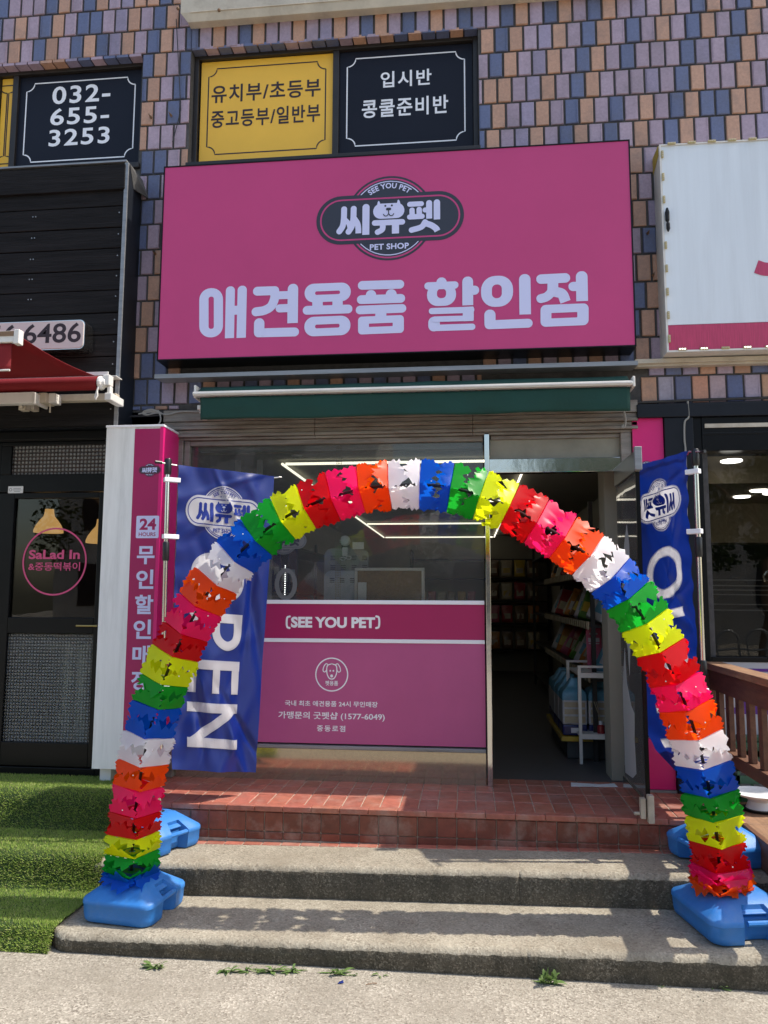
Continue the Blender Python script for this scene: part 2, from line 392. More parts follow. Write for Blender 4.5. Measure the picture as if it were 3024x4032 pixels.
def front(Y, d=.001): return lambda x, z, l: (x, Y-d-l, z)

def logo_ink(T, ink, base=0, line=1, white=2, letter=2, face=0, sub=0):
    """shop emblem: a disc behind a pill, dog faced letters. T maps emblem units (pill width = 1) to the surface"""
    S = 1580.
    def P(x, y): return T((x-825)/S, -(y-485+.047*(x-825))/S)
    def PS(l): return [P(*q) for q in l]
    def N(x, y): return T(x/S, y/S)
    k = (Vector(T(.001, 0))-Vector(T(0, 0))).length/.001/S
    def arc(r, a0, a1, n=30): return [N(r*math.cos(R(a0+(a1-a0)*i/n)), r*math.sin(R(a0+(a1-a0)*i/n))) for i in range(n+1)]
    def pill(hw, hh, r): return [N(x, y) for x, y in rrect(-hw, -hh, hw, hh, r, 10)]
    def band(a, b): ink.ring(a, b)
    ink.L = 0
    ink.mi = base; ink.poly(arc(472, 0, 357, 47)); ink.L = 1
    ink.mi = line; ink.ring(arc(449, 0, 352, 44), arc(432, 0, 352, 44)); ink.L = 2
    ink.mi = white; ink.ring(arc(417, 0, 352, 44), arc(407, 0, 352, 44)); ink.L = 3
    ink.mi = base; ink.poly(pill(790, 273, 272)); ink.L = 4
    ink.mi = line; ink.ring(pill(750, 233, 232), pill(733, 216, 215)); ink.L = 5
    ink.mi = letter
    def st(pts, w, *a, **kk): ink.stroke(PS(pts), w*k, *a, **kk)
    st([(336, 385), (334, 490), (322, 575), (286, 636)], 64)
    st([(345, 500), (385, 545), (398, 590)], 50)
    st([(440, 380), (436, 500), (420, 580), (386, 640)], 64)
    st([(445, 490), (480, 545), (491, 600), (492, 657)], 62, 1, 0)
    st([(573, 366), (572, 674)], 76, 1, 0)
    sh = lambda l: [(x, y-.047*(x-818)) for x, y in l]
    ink.poly(PS(sh(rrect(650, 322, 985, 492, 84))))
    ink.poly(PS([(692, 345), (700, 305), (710, 294), (722, 310), (730, 345)])); ink.poly(PS([(902, 335), (912, 290), (922, 281), (934, 296), (944, 335)]))
    st([(668, 543), (962, 531)], 62)
    st([(755, 560), (748, 615), (700, 645)], 62, 0, 1); st([(890, 550), (890, 661)], 76, 0, 0)
    st([(1042, 336), (1165, 330)], 56); st([(1066, 400), (1068, 466)], 56, 1, 0); st([(1142, 394), (1144, 462)], 58, 1, 0); st([(1042, 478), (1172, 471)], 58)
    st([(1248, 322), (1248, 497)], 64, 1, 0); st([(1206, 401), (1232, 399)], 56, 1, 0); st([(1330, 317), (1330, 507)], 68, 1, 0)
    st([(1205, 535), (1165, 590), (1062, 624)], 62); st([(1205, 548), (1268, 570), (1318, 605), (1335, 635)], 66, 1, 0)
    ink.mi = face; ink.L = 12
    for c in ((781, 352), (851, 347)): ink.disc(P(*c), 11*k, 12)
    ink.poly(PS(sh(rrect(788, 373, 844, 402, 14))))
    st([(816, 398), (817, 440)], 10); st([(762, 447), (775, 464), (798, 464), (817, 440)], 10); st([(817, 440), (836, 462), (858, 458), (871, 440)], 10)
    ink.mi = letter; ink.L = 12
    def bend(a, b):
        an = R(90+38-76*a); r = 330+62*b; return N(r*math.cos(an), r*math.sin(an))
    ink.text('SEE YOU PET', bend, .03, 1.08)
    ink.text('PET SHOP', lambda a, b: N(-208+a*416, -352+b*66), .03, 1.05)
    return ink

# ================================================================ SETTING
Z0 = .445
def Z1(x): return .104+.016*(x+.4)
def Z2(x): return .263+.017*(x+.43)
b = MB(); b.add([(-60, -60, 0), (60, -60, 0), (60, 9, 0), (-60, 9, 0)], [(0, 1, 2, 3)])
struct(b.build('pavement', m_pave, loc=(0, 0, 0)))
def step_slab(name, x0, x1, yl, yb, zf, zb, xend):
    """worn concrete step: a rough rounded lip swept along x; rows follow the section from the riser foot to the tread's back"""
    def prof(x):
        z = zf(x); r = .035; o = [(yl+.012, zb), (yl+.006, zb+(z-zb)*.25), (yl+.002, zb+(z-zb)*.5), (yl, z-r*1.5), (yl, z-r)]
        for k in range(1, 7): a = math.pi/2*k/6; o.append((yl+r-r*math.cos(a), z-r+r*math.sin(a)))
        for k in range(1, 15): o.append((yl+r+(yb-yl-r)*k/14, z+.004*k/14))
        return o
    n = int((x1-x0)/.009); b = MB(); rows = []
    for i in range(n+1):
        x = x0+(x1-x0)*i/n; row = []
        cor = max(0, .09-(x-x0)) if xend else 0
        for j, (y, z) in enumerate(prof(x)):
            a = noise.noise((x*26, y*26, z*26+3))*.5+noise.noise((x*70, y*70, z*70))*.35
            amp = .008 if 4 <= j <= 9 else .004 if j < 4 else .002
            wob = noise.noise((x*3.1, 7, 0))*.006 if j < 12 else 0
            if j < 9: wob += .007*math.exp(-((x-.236)/.005)**2)
            row.append((x, y+a*amp+wob+(cor*cor*6 if j < 12 else 0), z+(a*amp*.9 if j > 3 else 0)))
        rows.append(row)
    M = len(rows[0]); vs = [p for r in rows for p in r]
    fs = [(i*M+j, (i+1)*M+j, (i+1)*M+j+1, i*M+j+1) for i in range(n) for j in range(M-1)]
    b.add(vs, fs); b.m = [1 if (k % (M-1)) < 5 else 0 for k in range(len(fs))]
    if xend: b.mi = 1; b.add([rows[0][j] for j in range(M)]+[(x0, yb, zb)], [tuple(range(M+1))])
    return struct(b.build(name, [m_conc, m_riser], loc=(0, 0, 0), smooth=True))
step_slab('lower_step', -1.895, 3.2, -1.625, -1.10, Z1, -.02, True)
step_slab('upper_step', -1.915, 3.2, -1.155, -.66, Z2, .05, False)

def tone(base, v): k = 1+rnd.uniform(-v, v); return tuple(c*k*rnd.uniform(.95, 1.05) for c in base)
TER = lin((158, 94, 78)); TER_SHADE = lin((116, 60, 46))  # second tone is for riser tiles, with their shade put into the colour
b = MB(); b.mi = 1
b.box(-1.97, 1.42, -.783, .02, .05, Z0-.004); b.box(-1.90, 1.42, -.79, -.66, .2, .268)
b.mi = 0; P = .1056; x = -1.97
while x < 1.42:
    a, c = x+.0025, min(x+P-.0025, 1.42)
    for y0, y1 in ((-.745, -.545), (-.54, -.34), (-.335, -.135), (-.13, .02)):
        b.col = tone(TER, .16); b.box(a, c, y0+.0025, y1-.0025, Z0-.02, Z0+rnd.uniform(-.0008, .0008))
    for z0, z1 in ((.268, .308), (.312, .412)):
        b.col = tone(TER_SHADE, .2); b.box(a, c, -.792+rnd.uniform(-.0008, .0008), -.77, z0, z1)
    b.col = tone(TER, .14); b.box(a, c, -.848, -.793, .2, Z2(x)+.007)
    x += P
x = -1.97
while x < 1.42:
    b.col = tone(TER, .1); b.box(x+.001, min(x+.157, 1.42), -.80, -.747, .417, Z0+.002); x += .158
struct(b.build('tiled_porch', [m_terra, m_tgrout], loc=(0, 0, 0), bevel=.003, seg=1))

# artificial turf laid over the neighbouring steps
def turf_prof():
    o = [(-.18, Z0+.012)]
    def lip(y, z, r=.05):
        for k in range(9):
            a = math.pi/2*k/8; o.append((y+r-r*math.sin(a), z-r+r*math.cos(a)))
    lip(-.70, Z0+.012, .09); o.append((-.735, .29)); o.append((-.76, .262))
    lip(-1.15, .262, .06); o.append((-1.175, .125)); o.append((-1.2, .10))
    lip(-1.61, .10, .045); o.append((-1.63, .03)); o.append((-1.64, .0)); return o
TP = turf_prof()
def turf_right(y):
    return -1.975 if y > -.72 else (-1.975+.085*min(1, (-.72-y)/.06) if y > -1.15 else -1.885)
b = MB(); n = 40
vs = []
for (y, z) in TP:
    xr = turf_right(y)
    for i in range(n+1):
        x = -4.6+(xr+4.6)*i/n; vs.append((x, y, z+.004*noise.noise((x*4, y*4, 0))))
b.add(vs, [(j*(n+1)+i, j*(n+1)+i+1, (j+1)*(n+1)+i+1, (j+1)*(n+1)+i) for j in range(len(TP)-1) for i in range(n)])
b.add([(turf_right(y)-.001, y, z) for y, z in TP]+[(-1.93, -1.64, -.02), (-1.98, -.18, -.02)], [])
struct(b.build('turf_mat', m_turf, loc=(0, 0, 0), smooth=True))
seg = []; tot = 0
for (p, q) in zip(TP, TP[1:]):
    l = math.hypot(q[0]-p[0], q[1]-p[1]); seg.append((tot, l, p, q)); tot += l
b = MB()
for k in range(150000):
    s = rnd.random()*tot
    for s0, l, p, q in seg:
        if s <= s0+l: break
    t = (s-s0)/l; y = p[0]+(q[0]-p[0])*t; z = p[1]+(q[1]-p[1])*t
    xr = turf_right(y)+rnd.uniform(-.01, .012); x = xr-(rnd.random()**1.5)*2.4
    nv = Vector((0, -(p[1]-q[1]), p[0]-q[0])).normalized()
    d = (nv+Vector((rnd.uniform(-.7, .7), rnd.uniform(-.7, .7), rnd.uniform(-.2, .5)))).normalized()*rnd.uniform(.007, .016)
    sd = d.cross(Vector((rnd.uniform(-1, 1), rnd.uniform(-1, 1), rnd.uniform(-1, 1)))).normalized()*.0017
    o = Vector((x, y, z)); g = rnd.random()
    b.col = (.23+.15*g, .36+.12*g, .07+.04*g) if rnd.random() < .85 else (.46, .47, .2)
    b.add([o-sd, o+sd, o+d], [(0, 1, 2)])
struct(b.build('turf_grass', m_blade, loc=(0, 0, 0)), 'stuff')

# ================================================================ THE BRICK BUILDING
BLD = thing('brick_building', 'multi-storey building faced in upright lilac, blue and orange glazed bricks', 'building', (0, 0, 0))
YW = -.2
ZT = 7.6
WR = (-1.925, .10, 4.585, 5.475); WL = (-3.45, -2.285, 4.61, 5.46)
b = MB(); y0, y1 = YW+.012, .08
b.box(-6, 6, y0, y1, 5.475, ZT); b.box(-6, WL[0], y0, y1, 2.72, 5.475); b.box(WL[0], WL[1], y0, y1, 2.72, WL[2]); b.box(WL[0], WL[1], y0, y1, WL[3], 5.475)
b.box(WL[1], WR[0], y0, y1, 2.835, 5.475); b.box(WR[0], WR[1], y0, y1, 2.835, WR[2]); b.box(WR[1], 6, y0, y1, 2.80, 5.475)
b.box(-2.40, -1.95, y0, y1, 0, 2.835); b.box(-2.285, -1.95, y0, y1, 2.72, 2.835); b.box(1.0, 1.49, y0, y1, 0, 2.80); b.box(-6, -3.3, y0, y1, 0, 2.72)
b.build('wall', m_grout, BLD)
BC = [(lin((172, 152, 168)), .34), (lin((153, 142, 166)), .14), (lin((98, 107, 140)), .25), (lin((192, 150, 126)), .27)]
def brick_col(i, j):
    h = rnd.random(); a = 0
    for c, p in BC:
        a += p
        if h < a: break
    k = rnd.uniform(.86, 1.08); return tuple(v*k for v in c)
b = MB(); PX, PZ = .0965, .184; last = None
def brick(x0, x1, z0, z1, col, hy=0):
    if x1-x0 < .012 or z1-z0 < .015: return
    b.col = col; e = .004; y = YW+rnd.uniform(-.002, .002)
    t0, t1 = rnd.uniform(-.002, .002), rnd.uniform(-.002, .002)
    vs = [(x0, y+.02, z0), (x1, y+.02, z0), (x1, y+.02, z1), (x0, y+.02, z1), (x0, y+.004, z0), (x1, y+.004, z0), (x1, y+.004, z1), (x0, y+.004, z1),
          (x0+e, y+t0, z0+e), (x1-e, y+t1, z0+e), (x1-e, y+t1, z1-e), (x0+e, y+t0, z1-e)]
    fs = [(8, 9, 10, 11)]
    for a in (0, 4):
        for k in range(4): fs.append((a+k, a+(k+1) % 4, a+4+(k+1) % 4, a+4+k))
    b.add(vs, fs)
    if rnd.random() < .35 and col[2] > col[1]*1.15:      # glaze ridge down one edge
        xr = x0+.008 if rnd.random() < .6 else x1-.012
        b.box(xr, xr+.004, y-.003, y+.004, z0+.006, z1-.006)
seq = [0, 3, 0, 2, 3, 0, 2, 3, 0, 1, 3, 0, 2, 3, 0, 2]
def rows(x0, x1, zlo, zhi, nmin, nmax):
    for j in range(nmin, nmax):
        zt = 5.438+.012-PZ*j; z0 = zt-PZ+.0145; z1 = zt
        off = 1.178+.0055-.041*j
        i0 = math.floor((x0-off)/PX)-1; i = i0
        while off+i*PX < x1:
            a = off+i*PX; c = BC[seq[(i) % 16]][0] if rnd.random() < .9 else brick_col(i, j)
            k = rnd.uniform(.86, 1.08); col = tuple(v*k for v in c)
            brick(max(a, x0), min(a+PX-.0148, x1), max(z0, zlo), min(z1, zhi), col); i += 1
rows(-5.2, WR[0]+.0, 5.456, 7.0, -8, 0); rows(WL[1]+.005, WR[0]-.004, 2.85, 5.50, 0, 15); rows(WL[0], WL[1]-.02, 5.455, 5.456, 0, 1)
rows(-5.2, WL[0]-.004, 4.5, 5.456, 0, 6); rows(WR[1]+.004, 4.6, 3.06, 5.50, 0, 13); rows(WR[0]+.002, 4.6, 5.456, 7.0, -8, 0); rows(-2.0, WR[1], 2.86, 3.05, 13, 15)
x = -2.24
while x < 4.6:                                   # cut courses under the fascia and over the neighbouring shop
    a = x; x += .1045
    if a > 1.0:
        brick(a, a+.092, 2.815, 2.985, tuple(v*rnd.uniform(.85, 1.05) for v in BC[seq[int(a*9.6) % 16]][0]))
        brick(a+.05, a+.142, 2.998, 3.052, brick_col(0, 0))
# soldier bricks turned under the window heads
for (xa, xb, zz) in ((WR[0], WR[1], WR[3]), (WL[0], WL[1], WL[3])):
    x = xa
    while x < xb-.05:
        b.col = brick_col(0, 0); b.box(x+.004, min(x+.0905, xb), YW+.002, YW+.10, zz-.016, zz+.004); x += PX
b.build('brick_facing', m_brick, BLD)
# upstairs windows: dark frames with printed film on each pane
def window(x0, x1, z0, z1, splits, panes):
    Y = -.1; f = .035; b = MB()
    b.box(x0, x0+f, Y-.03, Y+.06, z0, z1); b.box(x1-f, x1, Y-.03, Y+.06, z0, z1); b.box(x0+f, x1-f, Y-.03, Y+.06, z0, z0+f*1.7); b.box(x0+f, x1-f, Y-.03, Y+.06, z1-f*1.2, z1)
    for s in splits: b.box(s-.022, s+.022, Y-.025, Y+.06, z0+f*1.7, z1-f*1.2)
    b.box(x0-.01, x1+.01, YW-.015, Y-.03, z0-.02, z0+.02)
    W = b.build('window', m_dbrown, BLD, bevel=.004)
    for (a, c, lo, hi, mf, mt, lines) in panes:
        p = box(a, c, Y, Y+.012, lo, hi).build('pane', mf, W)
        ink = Ink(); i = .055; r = .06; w_ = .009
        q = (a+i, lo+i, c-i, hi-i); pts = []
        for cx, cz, a0 in ((q[2], q[3], 270), (q[0], q[3], 0), (q[0], q[1], 90), (q[2], q[1], 180)):
            pts += [(cx+r*math.cos(R(a0-k*15)), cz+r*math.sin(R(a0-k*15))) for k in range(7)]
        ink.stroke(pts+pts[:1], w_, 0, 0, False)
        for body, xa, za, xb, zb, bo in lines: ink.textbox(body, xa, za, xb, zb, bo, 1.12)
        ink.build('lettering', mt, front(Y), W)
m_dbrown = mat('dark_bronze_frame', (.022, .018, .016), .45, var=.3, vscale=5)
def bx(l, r_, t, bt, Y): x0, z1 = U(l, (t+bt)/2, Y)[0], 0; return x0
YP = -.102
def tb(body, l, t, r_, bo, bold): # px box (left, top, right, bottom) -> pane plane box
    xc0, z1 = U(l, t, YP); xc1, z0 = U(r_, bo, YP); return (body, xc0, z0, xc1, z1, bold)
window(WR[0], WR[1], WR[2], WR[3], [-.893], [
    (-1.88, -.915, 4.665, 5.43, m_yel, m_ink, [tb('유치부/초등부', 834, 337, 1262, 378, .018), tb('중고등부/일반부', 832, 436, 1260, 478, .018)]),
    (-.871, .062, 4.665, 5.43, m_navy, m_white, [tb('입시반', 1499, 283, 1699, 333, .018), tb('콩쿨준비반', 1425, 394, 1765, 445, .018)])])
window(WL[0], WL[1], WL[2], WL[3], [-3.29], [
    (-3.41, -3.312, 4.69, 5.415, m_yel, m_ink, []),
    (-3.268, -2.322, 4.69, 5.415, m_navy, m_white, [tb('032-', 208, 342, 433, 396, .018), tb('655-', 200, 428, 428, 480, .018), tb('3253', 194, 512, 430, 563, .018)])])
# long cream gutter board over the window
x0, x1 = -1.93, 1.2
gzb = U(725, 88, -.27)[1]; gzt = U(690, 8, -.27)[1]
b = MB(); b.loops([[(x-(.05 if z > gzb+.05 and x < x0+.01 else 0), y, z) for y, z in ((YW, gzt+.01), (-.285, gzt), (-.285, gzb+.06), (-.265, gzb), (YW, gzb))] for x in (x0, x0+.035, x1)])
b.box(x0+.02, x1, -.289, -.284, gzb+.055, gzb+.062)
gb = b.build('gutter_board', m_cream, BLD, bevel=.006)
for px, py in ((862, 38), (700, 32)):
    x, z = U(px, py, -.29); MB().lathe([(.004, -.016), (.012, -.008), (.012, 0)], (x, -.282, z), 8, 'y').build('bolt', m_brown, gb)
tag(MB().tube([(U(694, 75, -.215)[0], -.215, U(694, 75, -.215)[1]), (-1.98, -.214, 5.0), (U(680, 560, -.215)[0], -.215, U(680, 560, -.215)[1])], .0035, 6).build('wire', m_dcable), 'thin black wire hanging down the brick pier left of the yellow window', 'wire')
for px, py in ((596, 465), (675, 457), (612, 1000), (2570, 1085), (2550, 920)):
    x, z = U(px, py, YW); MB().lathe([(.009, -.004), (.009, -.012), (.004, -.03), (.002, -.05)], (x, YW, z), 8, 'y').build('anchor_bolt', m_brown, BLD)
# rooms behind the three shop fronts, unseen roof shell added to keep the sun out
b = MB(); b.box(-6, 6, .08, 9, 6.9, 7.0); b.box(-6, 6, 8.9, 9, 0, 6.9); b.box(-6.1, -6, .08, 9, 0, 7); b.box(6, 6.1, .08, 9, 0, 7); b.box(-6, 6, .08, 9, 2.78, 2.84)
b.build('unseen_roof_slab', m_grout, BLD)
CZ = 2.585
b = MB()
b.box(-1.96, -1.93, .08, 7.4, Z0, CZ); b.box(1.30, 1.33, .08, 7.4, Z0, CZ); b.box(-1.96, 1.33, 7.4, 7.45, Z0, CZ); b.box(-1.96, 1.33, .08, 7.45, CZ, CZ+.04); b.box(.90, 1.30, .06, .28, Z0, CZ)
b.build('interior_wall', m_wall, BLD)
b = MB(); b.mi = 0; b.box(-1.95, 1.32, .02, 7.4, Z0-.06, Z0-.002); b.build('interior_floor', m_floor, BLD)
b = MB(); b.box(-5, -2.4, 2.2, 2.25, 0, 2.7); b.box(-5, -4.95, .08, 2.2, 0, 2.7); b.box(-2.43, -2.4, .08, 2.2, 0, 2.7); b.box(-5, -2.4, .08, 2.2, 2.66, 2.7); b.box(-5, -2.4, .0, 2.2, Z0-.05, Z0)
b.build('interior_wall', m_brown, BLD)
b = MB(); b.box(1.36, 5, 4, 4.05, 0, 2.75); b.box(5, 5.05, .08, 4, 0, 2.75); b.box(1.36, 1.4, .08, 4, 0, 2.75); b.box(1.36, 5, .08, 4, Z0-.05, Z0)
b.build('interior_wall', mat('charcoal_interior', (.03, .03, .032), .8), BLD)
b = MB(); b.box(1.4, 5, .08, 4, 2.46, 2.52); b.box(1.4, 5, .08, .2, 2.34, 2.46); b.box(1.4, 5, 2.2, 2.5, 2.1, 2.46)
b.build('ceiling', mat('tan_ceiling', (.33, .27, .18), .8), BLD)

# ---------------------------------------------------------------- pet shop front
SF = thing('shopfront', 'glass pet shop front with steel posts, magenta lower panel and open door', 'shopfront', (-.4, -.17, Z0))
YS = -.17
b = MB()                                          # shutter housing: stepped bands
for z0, z1, y in ((2.755, 2.832, -.235), (2.725, 2.753, -.222), (2.700, 2.723, -.232), (2.672, 2.698, -.215), (2.650, 2.670, -.225), (2.632, 2.648, -.205)):
    for s in range(3):
        xa, xb = -2.02+s*1.03, -2.02+(s+1)*1.03; b.box(xa+.001, xb-.001, y, -.10, z0, z1)
b.build('shutter_box', m_bronze, SF, bevel=.003)
b = MB(); b.box(-1.93, -1.885, -.21, -.08, Z0, 2.632); b.box(-1.883, -1.845, -.19, -.10, .66, 2.632); b.box(.965, 1.03, -.205, -.08, Z0, 2.632)
b.box(-1.845, .105, -.185, -.12, 2.598, 2.63)
b.box(.155, .965, -.18, -.14, 2.605, 2.63)
b.build('side_frame', m_bronze, SF, bevel=.004)
b = MB(); b.box(.113, .144, -.205, -.11, Z0, 2.645); b.build('steel_post', m_steel, SF, bevel=.003)
b = MB(); b.box(.1445, .964, -.20, -.13, 2.385, 2.475); b.build('transom_bar', m_steel, SF, bevel=.003)
box(.151, .964, -.165, -.157, 2.478, 2.604).build('transom_pane', mat('dull_transom_film', (.26, .245, .19), .5, var=.2, vscale=4), SF)
box(-1.844, .105, -.16, -.152, 1.575, 2.597).build('window_pane', m_glass, SF)
pn = MB(); pn.box(-1.884, .104, -.165, -.12, 1.328, 1.548)
P1 = pn.build('upper_panel', m_pinkd, SF)
pn = MB(); pn.box(-1.884, .104, -.165, -.12, .672, 1.303); P2 = pn.build('lower_panel', m_pinkl, SF)
pn = MB(); pn.box(-1.884, .104, -.172, -.12, 1.5485, 1.574); pn.box(-1.884, .104, -.172, -.12, 1.3035, 1.3275); pn.build('white_trim', m_white, SF, bevel=.002)
pn = MB(); pn.box(-1.884, .104, -.185, -.12, .640, .662); pn.build('sill_rail', m_alu, SF, bevel=.003)
box(-1.884, .104, -.175, -.10, Z0, .638).build('kick_plate', mat('polished_granite_base', (.42, .36, .27), .10, .75, var=.12, vscale=60), SF)
def pb(l, t, r_, bo, Y): a, z1 = U(l, t, Y); c, z0 = U(r_, bo, Y); return a, z0, c, z1
YL = -.1665
ink = Ink(); x0, z0, x1, z1 = pb(1146, 2428, 1477, 2474, YL); ink.textbox('SEE YOU PET', x0, z0, x1, z1, .045, 1.0)
for sx, px in ((1, 1131), (-1, 1491)):
    x, z = U(px, 2450, YL); ink.stroke([(x+sx*.016, z+.037), (x, z+.030), (x-sx*.004, z), (x, z-.030), (x+sx*.016, z-.037)], .013)
ink.build('lettering', m_white, front(-.165, .0008), P1)
ink = Ink()
for t, q, bo in (('국내 최초 애견용품 24시 무인매장', (1122, 2757, 1487, 2786), .018), ('가맹문의 굿펫샵 (1577-6049)', (1096, 2800, 1515, 2842), .018), ('중동로점', (1248, 2855, 1359, 2882), .018)):
    ink = Ink(); ink.textbox(t, *pb(*q, YL), bo, 1.25 if t == '중동로점' else 1.0); ink.build('lettering', m_white, front(-.165, .0008), P2)
ink = Ink(); cx, cz = U(1306, 2656, YL); ar = .107
cir = lambda r: [(cx+r*math.cos(2*math.pi*k/48), cz+r*math.sin(2*math.pi*k/48)) for k in range(48)]
ink.ring(cir(ar), cir(ar-.008))
dk = .107/110
def dp(l): return [(cx+(x-508)*dk, cz-(y-590)*dk) for x, y in l]
ink.stroke(dp([(508, 520), (478, 535), (476, 580), (490, 612), (508, 619), (526, 612), (540, 580), (538, 535), (508, 520)]), 7*dk)
ink.stroke(dp([(484, 528), (470, 520), (455, 540), (450, 565), (462, 574), (474, 560)]), 6*dk); ink.stroke(dp([(532, 528), (546, 520), (561, 540), (566, 565), (554, 574), (542, 560)]), 6*dk)
for x, y, r in ((498, 566, 6), (519, 566, 6), (508, 599, 10)): ink.disc(dp([(x, y)])[0], r*dk, 12)
ink.textbox('펫용품', *pb(1281, 2680, 1331, 2700, YL), .018)
ink.build('dog_emblem', m_white, front(-.165, .0008), P2)
# faded emblem and ring sticker on the inside of the pane
ink = Ink(.0002); logo_ink(lambda u, v: (U(1120, 2130, -.15)[0]+u*.30, U(1120, 2130, -.15)[1]+v*.30), ink, 0, 1, 1, 1, 0)
x, z = U(1128, 2300, -.15)
ink.mi = 0; ink.ring([(x+.075*math.cos(k*.2618), z+.105*math.sin(k*.2618)) for k in range(24)], [(x+.045*math.cos(k*.2618), z+.075*math.sin(k*.2618)) for k in range(24)])
ink.build('window_sticker', [mat('faded_sticker', (.13, .135, .14), .6), m_char], lambda x, z, l: (x, -.1625-l, z), SF)
# open glass door, swung out square to the front
dr = MB(); XD = .965
def door(x): return x
for z0, z1 in ((Z0+.012, .535),):
    dr.box(XD-.048, XD-.018, -.80, -.205, z0, z1)
DO = dr.build('door', m_steel, SF, bevel=.004)
box(XD-.038, XD-.028, -.785, -.21, .536, 2.284).build('pane', m_dglass, DO)
box(XD-.048, XD-.018, -.80, -.205, 2.285, 2.40).build('top_rail', mat('dark_reflection_steel', (.24, .225, .20), .3, .8), DO, bevel=.004)  # rail steel darkened, its brownish reflection put into the colour
box(XD-.044, XD-.022, -.799, -.786, .536, 2.284).build('edge_seal', m_black, DO)
b = MB(); b.box(XD-.052, XD-.012, -.83, -.80, 2.29, 2.42); b.build('top_pivot', m_alu, DO, bevel=.004)
b = MB(); b.box(XD-.078, XD-.052, -.83, -.79, .452, .555); b.box(XD-.044, XD-.014, -.85, -.806, .435, .575); b.lathe([(.009, -.03), (.009, 0)], (XD-.08, -.81, .475), 10, 'x'); b.build('door_lock', m_cream, DO, bevel=.004)
def blob(pts, xo): # torn frosted film on the door pane, y-z outline
    b = MB(); n = len(pts); b.add([(xo, y, z) for y, z in pts]+[(xo-.0012, y, z) for y, z in pts], [tuple(range(n)), tuple(range(2*n-1, n-1, -1))]+[(i, (i+1) % n, n+(i+1) % n, n+i) for i in range(n)]); return b
y = [(-.30, 1.46), (-.33, 1.75), (-.42, 1.92), (-.50, 2.02), (-.55, 1.90), (-.56, 1.60), (-.50, 1.35), (-.47, 1.22), (-.45, 1.15), (-.42, 1.30)]
blob(y, XD-.0385).build('torn_film', m_film, DO)
blob([(-.24, .56), (-.24, 1.05), (-.33, 1.30), (-.36, 1.10), (-.47, .98), (-.55, .95), (-.53, .80), (-.55, .62), (-.45, .575)], XD-.0385).build('torn_film', m_film, DO)
# ---------------------------------------------------------------- big sign
SY = -.38
x0, z1 = U(649, 662, SY); x1, _ = U(2486, 1000, SY); SX0, SX1 = U(636, 1050, SY)[0], U(2487, 950, SY)[0]
SZ1 = (U(649, 662, SY)[1]+U(2474, 554, SY)[1])/2; SZ0 = (U(622, 1414, SY)[1]+U(2499, 1360, SY)[1])/2
SG = thing('shop_sign', 'wide magenta pet shop signboard with a dog emblem and pale lilac Korean lettering', 'shop sign', ((SX0+SX1)/2, SY, SZ0))
box(SX0, SX1, SY, SY+.02, SZ0, SZ1).build('sign_face', m_pink, SG)
b = MB(); t = .008; b.box(SX0-t, SX0-.0005, SY-.004, YW, SZ0-t, SZ1+t); b.box(SX1+.0005, SX1+t, SY-.004, YW, SZ0-t, SZ1+t); b.box(SX0-.0005, SX1+.0005, SY-.004, YW, SZ1+.0005, SZ1+t); b.box(SX0-.0005, SX1+.0005, SY-.004, YW, SZ0-t, SZ0-.0005)
b.build('sign_frame', m_black, SG)
A = lambda x, y: U(760+x*880/1659, 1040+y*880/1659, SY-.002)
B = lambda x, y: U(1620+x*780/1659, 1040+y*780/1659, SY-.002)
ka = (Vector(A(900, 300))-Vector(A(700, 300))).length/200; kb = (Vector(B(900, 300))-Vector(B(700, 300))).length/200
ink = Ink(.0003)
def st(F, k, pts, w, *a): ink.stroke([F(*p) for p in pts], w*k, *a); ink.L = (ink.L+.5) % 9
def rg(F, o, i=None, sqo=(), n=7):
    cx = (o[0]+o[2])/2; sh = lambda l: [F(x, y-.04*(x-cx)) for x, y in l]
    if i: ink.ring(sh(rrect(*o, n, sqo)), sh(rrect(*i, n)))
    else: ink.poly(sh(rrect(*o, n, sqo)))
rg(A, (46, 178, 222, 543, 84), (115, 241, 154, 480, 17))
st(A, ka, [(277, 197), (270, 549)], 69, 1, 0); st(A, ka, [(365, 193), (357, 547)], 70, 1, 0); st(A, ka, [(295, 343), (345, 341)], 68, 0, 0)
st(A, ka, [(478, 201), (606, 197)], 68); st(A, ka, [(606, 200), (606, 252), (580, 312), (530, 343), (468, 354)], 68)
st(A, ka, [(742, 184), (739, 438)], 78, 1, 0); st(A, ka, [(630, 232), (720, 229)], 60, 0, 0); st(A, ka, [(644, 329), (720, 326)], 62, 1, 0)
st(A, ka, [(492, 440), (491, 505)], 78, 1, 1); st(A, ka, [(486, 510), (753, 503)], 67)
rg(A, (828, 141, 1171, 279, 68), (906, 199, 1091, 225, 12)); st(A, ka, [(924, 268), (924, 320)], 78, 0, 0); st(A, ka, [(1073, 262), (1073, 314)], 76, 0, 0); st(A, ka, [(847, 343), (1150, 333)], 66)
rg(A, (826, 387, 1169, 532, 71), (906, 446, 1088, 474, 13))
st(A, ka, [(1257, 158), (1534, 150)], 66); st(A, ka, [(1321, 230), (1321, 262)], 76, 1, 0); st(A, ka, [(1471, 226), (1471, 256)], 80, 1, 0); st(A, ka, [(1250, 264), (1541, 255)], 66)
st(A, ka, [(1240, 340), (1550, 328)], 64); st(A, ka, [(1394, 345), (1394, 392)], 80, 0, 0); rg(A, (1225, 384, 1565, 516, 28), (1306, 438, 1482, 463, 2))
st(B, kb, [(252, 152), (252, 185)], 88, 1, 0); st(B, kb, [(140, 183), (362, 175)], 66); rg(B, (130, 160, 374, 350, 92), (214, 206, 290, 285, 32))
